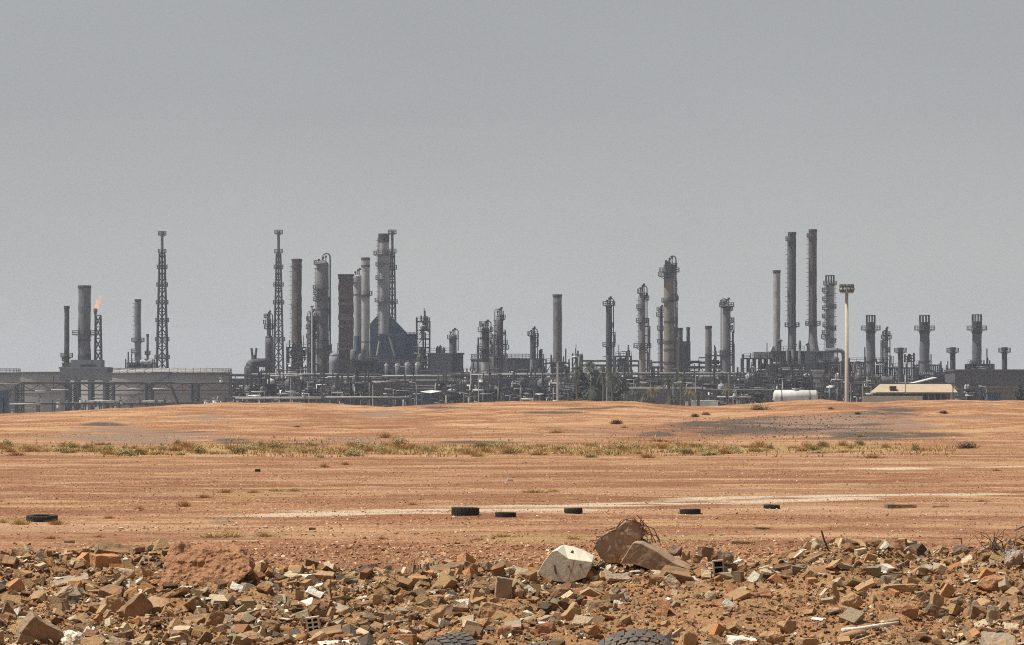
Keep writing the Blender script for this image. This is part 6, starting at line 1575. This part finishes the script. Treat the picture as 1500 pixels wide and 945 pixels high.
made = 0; tries = 0; rr = random.Random(21)
SH = {'rock': 'angular', 'block': 'blocky', 'slab': 'flat', 'boulder': 'rounded'}
while made < 225 and tries < 22000:
    tries += 1
    y = rr.uniform(29.9, 34.4); x = PX(rr.uniform(-20, 1520), y)
    if rr.random() > float(rockiness(np.array(x), np.array(y))): continue
    size = min(.26, (.088 if made < 120 else .06) * math.exp(abs(rr.gauss(0, .5)))) * (1.15 if tries < 500 else 1)
    if not free(x, y, size * .55): continue
    kind = rr.choices(('rock', 'block', 'slab', 'boulder'), (3.2, 4.6, 3.4, .35))[0]
    col = rr.choices(list(STONE), (6, 6, 3, 3, 2, 1.4, 1.7, .6))[0]
    if kind == 'boulder' and col == 'white': col = 'tan'
    px = size * F / y
    L = place_label(('large ' if px > 24 else 'middling ' if px > 15 else 'small ') + SH[kind] + ' ' + col + (' slab' if kind == 'slab' else ' stone'), x, y, LAND)
    if L is None: continue
    w, d, h = size * rr.uniform(.9, 1.2), size * rr.uniform(.8, 1.2), size * rr.uniform(.6, .95)
    bm = rock_bm(kind, w, d, h * (.75 if kind == 'slab' else 1), rr.choice((rr.uniform(-15, 15), rr.uniform(-50, 50))), rr.uniform(0, 180), rr.uniform(-25, 35), seed(), .032, 2)
    o = bm_obj(bm, 'stone_slab' if kind == 'slab' else 'rock', T + col, (x, y, float(bz(x, y)) + h * rr.uniform(.02, .24)))
    tag(o, L, 'rock' if kind != 'slab' else 'slab', 'loose stones on the rubble bank', 'thing')
    USED.append((x, y, size * .5)); made += 1

# ------------------------------------------------------------------ the small rubble, which nobody could count
def rubble_mat():
    m, nt, b = new_mat('rubble_mixed')
    at = nd(nt, 'ShaderNodeAttribute'); at.attribute_name = 'tint'
    n2 = noise(nt, mapped(nt, (1, 1, 1)), 60.0, 4, .7)
    c = mix(nt, .6, at.outputs['Color'], ramp(nt, n2, .32, .55, (.55, .5, .48), (1, 1, 1)), 'MULTIPLY')
    nt.links.new(c, b.inputs['Base Color']); b.inputs['Roughness'].default_value = .93
    bump(nt, b, n2, .9, .018); return m
RM = rubble_mat()
PROTO = []
for i in range(26):
    rr = random.Random(500 + i); k = rr.choice(('rock', 'rock', 'rock', 'block', 'slab', 'slab', 'brick'))
    pts = base_points(k, rr)
    if k == 'rock': pts = pts[:11]
    elif k != 'brick': pts = [Vector((sx * (1 + rr.uniform(-.3, .15)), sy * .75 * (1 + rr.uniform(-.3, .2)), sz * (.62 if k == 'block' else .24) * (1 + rr.uniform(-.35, .2)))) for sx in (-1, 1) for sy in (-1, 1) for sz in (-1, 1) if rr.random() < .93]
    bm = hull([Vector((p.x, p.y, p.z * (.75 if k == 'rock' else 1))) for p in pts]); bmesh.ops.triangulate(bm, faces=bm.faces)
    bm.verts.index_update(); PROTO.append((np.array([tuple(v.co) for v in bm.verts]), np.array([[v.index for v in f.verts] for f in bm.faces]))); bm.free()

def scatter(name, x, y, zf, size, palette, weights, flat=.8, lift=.14, gen=None, mat=RM, protos=None):
    g = gen or np.random.default_rng(5); n = len(x); z = zf(x, y)
    cols = np.array(palette)[g.choice(len(palette), n, p=np.array(weights) / sum(weights))] * g.uniform(.75, 1.2, (n, 1))
    PROTO = protos or globals()['PROTO']; which = g.integers(0, len(PROTO), n); V = []; Fc = []; Cc = []; base = 0
    for k, (pv, pf) in enumerate(PROTO):
        idx = np.nonzero(which == k)[0]
        if not len(idx): continue
        q = g.normal(size=(len(idx), 4)); q /= np.linalg.norm(q, axis=1, keepdims=True); w, a, b, c = q.T
        M = np.stack([1 - 2 * (b * b + c * c), 2 * (a * b - c * w), 2 * (a * c + b * w), 2 * (a * b + c * w), 1 - 2 * (a * a + c * c), 2 * (b * c - a * w), 2 * (a * c - b * w), 2 * (b * c + a * w), 1 - 2 * (a * a + b * b)], -1).reshape(-1, 3, 3)
        v = np.einsum('nij,vj->nvi', M, pv * g.uniform(.7, 1.2, 3)) * (size[idx, None, None] * .5); v[:, :, 2] *= flat
        v += np.stack([x[idx], y[idx], z[idx] + size[idx] * lift], -1)[:, None, :]
        nv = len(pv); V.append(v.reshape(-1, 3)); Fc.append((pf[None] + (np.arange(len(idx)) * nv)[:, None, None] + base).reshape(-1, 3)); Cc.append(np.repeat(cols[idx], len(pf), 0)); base += len(idx) * nv
    V = np.concatenate(V).astype(np.float32); Fc = np.concatenate(Fc).astype(np.int32); Cc = np.concatenate(Cc)
    me = bpy.data.meshes.new(name); me.vertices.add(len(V)); me.vertices.foreach_set('co', V.ravel())
    me.loops.add(Fc.size); me.loops.foreach_set('vertex_index', Fc.ravel()); me.polygons.add(len(Fc)); me.polygons.foreach_set('loop_start', np.arange(0, Fc.size, 3, dtype=np.int32)); me.update(calc_edges=True)
    at = me.attributes.new('tint', 'FLOAT_COLOR', 'FACE'); at.data.foreach_set('color', np.concatenate([Cc, np.ones((len(Cc), 1))], 1).ravel().astype(np.float32))
    me.shade_flat(); me.materials.append(mat); o = bpy.data.objects.new(name, me); C.objects.link(o); o['kind'] = 'stuff'; return o
FPROTO = []
for i in range(12):
    rr = random.Random(800 + i); bm = hull([Vector((rr.uniform(-1, 1), rr.uniform(-1, 1), rr.uniform(-.8, .9))) for _ in range(7)]); bmesh.ops.triangulate(bm, faces=bm.faces); bm.verts.index_update(); FPROTO.append((np.array([tuple(v.co) for v in bm.verts]), np.array([[v.index for v in f.verts] for f in bm.faces]))); bm.free()
PAL = [(.41, .255, .12), (.22, .128, .064), (.43, .21, .08), (.26, .125, .055), (.33, .26, .165), (.11, .085, .058), (.58, .46, .295), (.74, .68, .55)]
g = np.random.default_rng(7)
def bank_points(n, lo, hi, power, ymin=29.2, ymax=35.6, thin=0.0):
    x = g.uniform(-6.4, 6.4, n); y = g.uniform(ymin, ymax, n)
    keep = g.random(n) < np.clip(rockiness(x, y) * (.65 + 1.3 * fbm(x / .5, y / .4, 91, 3)) + thin, 0, 1)
    for (a, b, q) in ((.905, 30.0, .36), (.22, 30.0, .22), (-.437, 30.0, .22)): keep &= ((x - a) / q) ** 2 + ((y - b) / .45) ** 2 > 1
    x, y = x[keep], y[keep]; return x, y, lo + (hi - lo) * g.random(len(x)) ** power
x, y, s = bank_points(17000, .04, .15, 3.0); scatter('rubble', x, y, bz, s * 1.08, PAL, (7, 5, 2.2, 2.4, 2.2, 1.5, 3.2, .9), gen=g)
x, y, s = bank_points(95000, .013, .055, 2.2, thin=.16); scatter('gravel', x, y, bz, s, PAL, (7, 4.5, 3.5, 2.6, 1.6, 1.3, 3.0, .7), gen=g)
n = 120000; x = g.uniform(-6.4, 6.4, n); y = g.uniform(29.2, 35.6, n); k = g.random(n) < np.clip(.55 + 1.2 * fbm(x / .35, y / .3, 97, 3), .05, 1)
x, y = x[k], y[k]; scatter('soil_crumbs', x, y, bz, .010 + .045 * g.random(len(x)) ** 3.2, [(.40, .19, .072), (.46, .25, .11), (.30, .15, .065), (.52, .33, .17), (.22, .12, .06)], (4, 4, 3, 2, 1.4), gen=g, lift=.1, protos=FPROTO)
# litter shards: thin pale bits
x, y, s = bank_points(1500, .03, .11, 2.5, thin=.05); scatter('debris', x, y, bz, s, [(.78, .75, .68), (.62, .55, .44), (.12, .11, .11)], (3, 3, 2), flat=.25, gen=g)

# stones and clods over the field
def field_points(n, y0, y1):
    y = y0 * (y1 / y0) ** g.random(n); x = (g.random(n) - .5) * 2 * (y * .125 + 3); return x, y
FPAL = [(.46, .235, .11), (.54, .31, .165), (.34, .15, .07), (.62, .45, .29), (.72, .62, .48), (.22, .11, .06)]
x, y = field_points(120000, 50, 300); k = g.random(len(x)) < np.clip(.55 + 1.6 * fbm(x / 5, y / 1.6, 95, 3), .06, 1)
x, y = x[k], y[k]; scatter('field_gravel', x, y, gz, .016 + .06 * g.random(len(x)) ** 3.5 + y * .00009, FPAL, (4, 5, 3, 3.5, 1.6, 1.2), gen=g, flat=.7, lift=.12, protos=FPROTO)
x, y = field_points(9000, 260, 410); scatter('rise_gravel', x, y, gz, .03 + .10 * g.random(len(x)) ** 3, FPAL, (4, 5, 2.5, 1.6, .6, .8), gen=g, flat=.5)
x = g.normal(0, 5.5, 9000) + .6; y = g.normal(73, 3.5, 9000); k = (np.abs(x) < 12) & (y > 60); x, y = x[k], y[k]
scatter('clods', x, y, gz, .02 + .07 * g.random(len(x)) ** 3, FPAL, (5, 5, 3, 1.5, .4, .6), gen=g, flat=.7)
px = g.normal(1140, 75, 1500); Yv = g.uniform(285, 340, 1500); x = PX(px, Yv); scatter('ash_lumps', x, Yv, gz, .05 + .11 * g.random(1500) ** 2, [(.15, .10, .07), (.24, .15, .10), (.10, .075, .058)], (3, 2, 2), gen=g, flat=.7)

# ------------------------------------------------------------------ scrub
def bush_mesh(kind, sd):
    rr = random.Random(sd); v = []; f = []; sh = []
    if kind in ('bush_olive', 'bush_dark'):
        for i in range(420):
            d = Vector((rr.gauss(0, 1), rr.gauss(0, 1), abs(rr.gauss(0, 1)))).normalized(); q = rr.uniform(.35, 1.0)
            p = Vector((d.x * .5 * q, d.y * .5 * q, d.z * q * (.8 + .25 * mnoise.noise(d * 2 + Vector((sd, 0, 0))))))
            a = Vector((rr.gauss(0, 1), rr.gauss(0, 1), rr.gauss(0, 1))).normalized(); b = a.orthogonal().normalized(); k = rr.uniform(.035, .075)
            j = len(v); v += [tuple(p + a * k), tuple(p - a * k + b * k * .6), tuple(p - a * k - b * k * .6)]; f.append((j, j + 1, j + 2)); sh += [rr.random()] * 3
    for i in range(150 if kind in ('bush_olive', 'bush_dark') else 330):
        x, y = rr.gauss(0, .17), rr.gauss(0, .17); L = rr.uniform(.4, 1.0) * (1.05 - 1.2 * math.hypot(x, y)); 
        tip = Vector((x * 2.1 + rr.gauss(0, .07), y * 2.1 + rr.gauss(0, .07), max(.12, L))); w = rr.uniform(.008, .02); a = rr.uniform(0, 6.28); ww = Vector((math.cos(a) * w, math.sin(a) * w, 0))
        j = len(v); v += [(x + ww.x, y + ww.y, -.08), (x - ww.x, y - ww.y, -.08), tuple(tip)]; f.append((j, j + 1, j + 2)); sh += [rr.random()] * 3
    me = bpy.data.meshes.new('bush'); me.from_pydata(v, [], f); me.materials.append(MATS[kind]); at = me.attributes.new('shade', 'FLOAT', 'POINT'); at.data.foreach_set('value', sh); return me
BM = {k: [bush_mesh(k, 40 + i) for i in range(4)] for k in ('bush_olive', 'bush_straw', 'bush_rust', 'bush_dark')}
BL = [(20, 'the left edge tank'), (98, 'the thin dark chimney'), (124, 'the widest grey chimney'), (145, 'the flare flame'), (202, 'the short thin stack'), (237, 'the lone lattice tower'), (270, 'the red slanting pipe'), (300, 'the domed tank'), (367, 'the bent flue duct'), (408, 'the second lattice tower'),
      (435, 'the brown brick chimney'), (472, 'the tall grey column'), (507, 'the broad brown chimney'), (535, 'the light flared stack'), (562, 'the tallest light stack'), (600, 'the black furnace hood'), (645, 'the grey clad building'), (680, 'the largest field tyre'), (711, 'the ragged column'), (733, 'the masted column'), (780, 'the short dark column'),
      (816, 'the lone plain chimney'), (860, 'the palm clump'), (892, 'the palm side column'), (941, 'the pale based column'), (980, 'the thick tan column'), (1012, 'the dry yellow palm'), (1038, 'the wavy grey stack'), (1064, 'the dark headed column'), (1110, 'the grey duct box'), (1138, 'the pale grey stack'), (1160, 'the left twin chimney'), (1190, 'the right twin chimney'),
      (1216, 'the ringed column'), (1240, 'the floodlight mast'), (1276, 'the first crowned chimney'), (1320, 'the tan shed'), (1354, 'the middle crowned chimney'), (1395, 'the middle short chimney'), (1431, 'the last crowned chimney'), (1471, 'the last short chimney')]
CN = {'bush_olive': 'olive green bush', 'bush_straw': 'straw yellow tuft', 'bush_rust': 'rusty dry tuft', 'bush_dark': 'dark brown bush'}
def bush(px, py, w, h, kind, where, label=None):
    x, y, z = on_field(px, py); s = y / F; sz = 'broad' if w > 26 else 'middling' if w > 16 else 'small'
    if not label:
        for (a, ph) in sorted(BL, key=lambda q: abs(q[0] - px))[:6]:
            d = px - a; rel = 'in line below' if abs(d) < 7 else ('left of the line below' if d < 0 else 'right of the line below')
            L = f'{sz} {CN[kind]} {where}, {rel} {ph}'
            if L not in LABELS and len(L.split()) <= 16: label = L; break
        if not label: return
    LABELS.add(label)
    o = bpy.data.objects.new('bush' if kind in ('bush_olive', 'bush_dark') else 'grass_tuft', BM[kind][rng.randrange(4)]); C.objects.link(o)
    o.location = (x, y, z - .01); o.scale = (w * s, w * s * .9, h * s); o.rotation_euler = (0, 0, rng.uniform(0, 6.28)); tag(o, label, 'bush' if 'bush' in label else 'grass tuft', 'bushes and tufts of the scrub', 'thing')
RS = 'on the sand rise'; FS = 'in the field'; SS = 'in the scrub'
for a in ((1113, 600, 34, 13, 'bush_olive'), (1018, 611, 15, 8, 'bush_dark'), (1034, 608, 15, 6, 'bush_dark'), (903, 621, 20, 9, 'bush_dark'), (868, 632, 20, 8, 'bush_dark'), (817, 634, 24, 7, 'bush_straw'), (1382, 606, 15, 7, 'bush_dark'), (1217, 600, 10, 5, 'bush_dark'), (1256, 607, 12, 5, 'bush_dark'), (915, 627, 16, 5, 'bush_straw'), (435, 626, 12, 4, 'bush_dark'), (1262, 640, 16, 6, 'bush_olive')):
    bush(*a, RS)
for a in ((312, 787, 44, 10, 'bush_straw'), (336, 787, 50, 11, 'bush_straw'), (388, 786, 40, 10, 'bush_straw'), (84, 769, 28, 13, 'bush_rust'), (31, 769, 30, 14, 'bush_straw'), (5, 766, 22, 10, 'bush_straw'), (785, 722, 46, 8, 'bush_straw'), (738, 787, 40, 9, 'bush_straw'), (270, 742, 24, 14, 'bush_rust'), (205, 748, 18, 10, 'bush_rust'), (372, 722, 22, 8, 'bush_straw'), (405, 720, 34, 7, 'bush_straw'),
          (432, 720, 20, 7, 'bush_straw'), (330, 722, 24, 8, 'bush_rust'), (300, 730, 22, 9, 'bush_rust'), (810, 720, 24, 6, 'bush_straw'), (75, 790, 20, 8, 'bush_rust'), (145, 787, 18, 6, 'bush_rust'), (1460, 690, 20, 5, 'bush_rust'), (475, 685, 16, 9, 'bush_rust'), (507, 681, 20, 6, 'bush_rust'), (1310, 790, 22, 6, 'bush_straw'), (1438, 735, 26, 6, 'bush_rust'), (605, 740, 18, 6, 'bush_rust'), (160, 760, 20, 7, 'bush_rust'), (840, 790, 30, 8, 'bush_straw'), (700, 792, 26, 7, 'bush_rust'), (560, 790, 24, 7, 'bush_rust')):
    bush(*a, FS)
bush(1417, 657, 34, 15, 'bush_dark', '', 'isolated dark brown thorn bush in the field at the right')
rr = random.Random(77)
OL = [(8, 22), (105, 20), (160, 26), (188, 34), (205, 26), (240, 14), (262, 14), (293, 26), (345, 28), (385, 16), (404, 26), (455, 18), (515, 28), (530, 30), (552, 34), (585, 22), (626, 18), (705, 18), (735, 24), (820, 16), (892, 28), (912, 34), (930, 18), (1008, 26), (1044, 34), (1075, 16), (1190, 26), (1204, 22), (1130, 14), (1262, 14), (1340, 14)]
for (p, w) in OL: bush(p + rr.uniform(-3, 3), rr.uniform(657, 668) if w > 22 else rr.uniform(652, 662), w * rr.uniform(1, 1.3), rr.uniform(10, 17), 'bush_olive', SS)
for i in range(135):
    p = rr.uniform(-5, 1350) if i % 3 else rr.gauss(rr.choice((120, 300, 560, 720, 930, 1040)), 45)
    bush(p, rr.gauss(660, 4.5), rr.uniform(14, 42), rr.uniform(6, 12), rr.choices(('bush_straw', 'bush_rust', 'bush_olive'), (4, 4, 1))[0], SS)
# ground cover of dry grass along the strip
def dry_grass():
    g = np.random.default_rng(3); n = 40000
    px = g.uniform(-40, 1400, n); py = g.normal(659, 5.0, n); y = np.clip(F * H / (py - HY), 205, 300); x = PX(px, y); k = (fbm(x / 4, y / 6, 55, 3) > -.05) & (g.random(n) < np.where((px > 330) & (px < 1060), .8, .3))
    x, y = x[k], y[k]; n = len(x); z = gz(x, y); h = g.uniform(.06, .24, n); w = g.uniform(.02, .05, n); a = g.uniform(0, 6.28, n)
    v = np.stack([np.stack([x + np.cos(a) * w, y + np.sin(a) * w, z - .02], -1), np.stack([x - np.cos(a) * w, y - np.sin(a) * w, z - .02], -1), np.stack([x + g.normal(0, .06, n), y + g.normal(0, .06, n), z + h], -1)], 1)
    me = bpy.data.meshes.new('dry_grass'); me.from_pydata(v.reshape(-1, 3).tolist(), [], np.arange(3 * n).reshape(-1, 3).tolist()); me.materials.append(MATS['bush_straw']); at = me.attributes.new('shade', 'FLOAT', 'POINT'); at.data.foreach_set('value', np.repeat(g.random(n), 3).astype(np.float32))
    o = bpy.data.objects.new('dry_grass', me); C.objects.link(o); o['kind'] = 'stuff'
dry_grass()
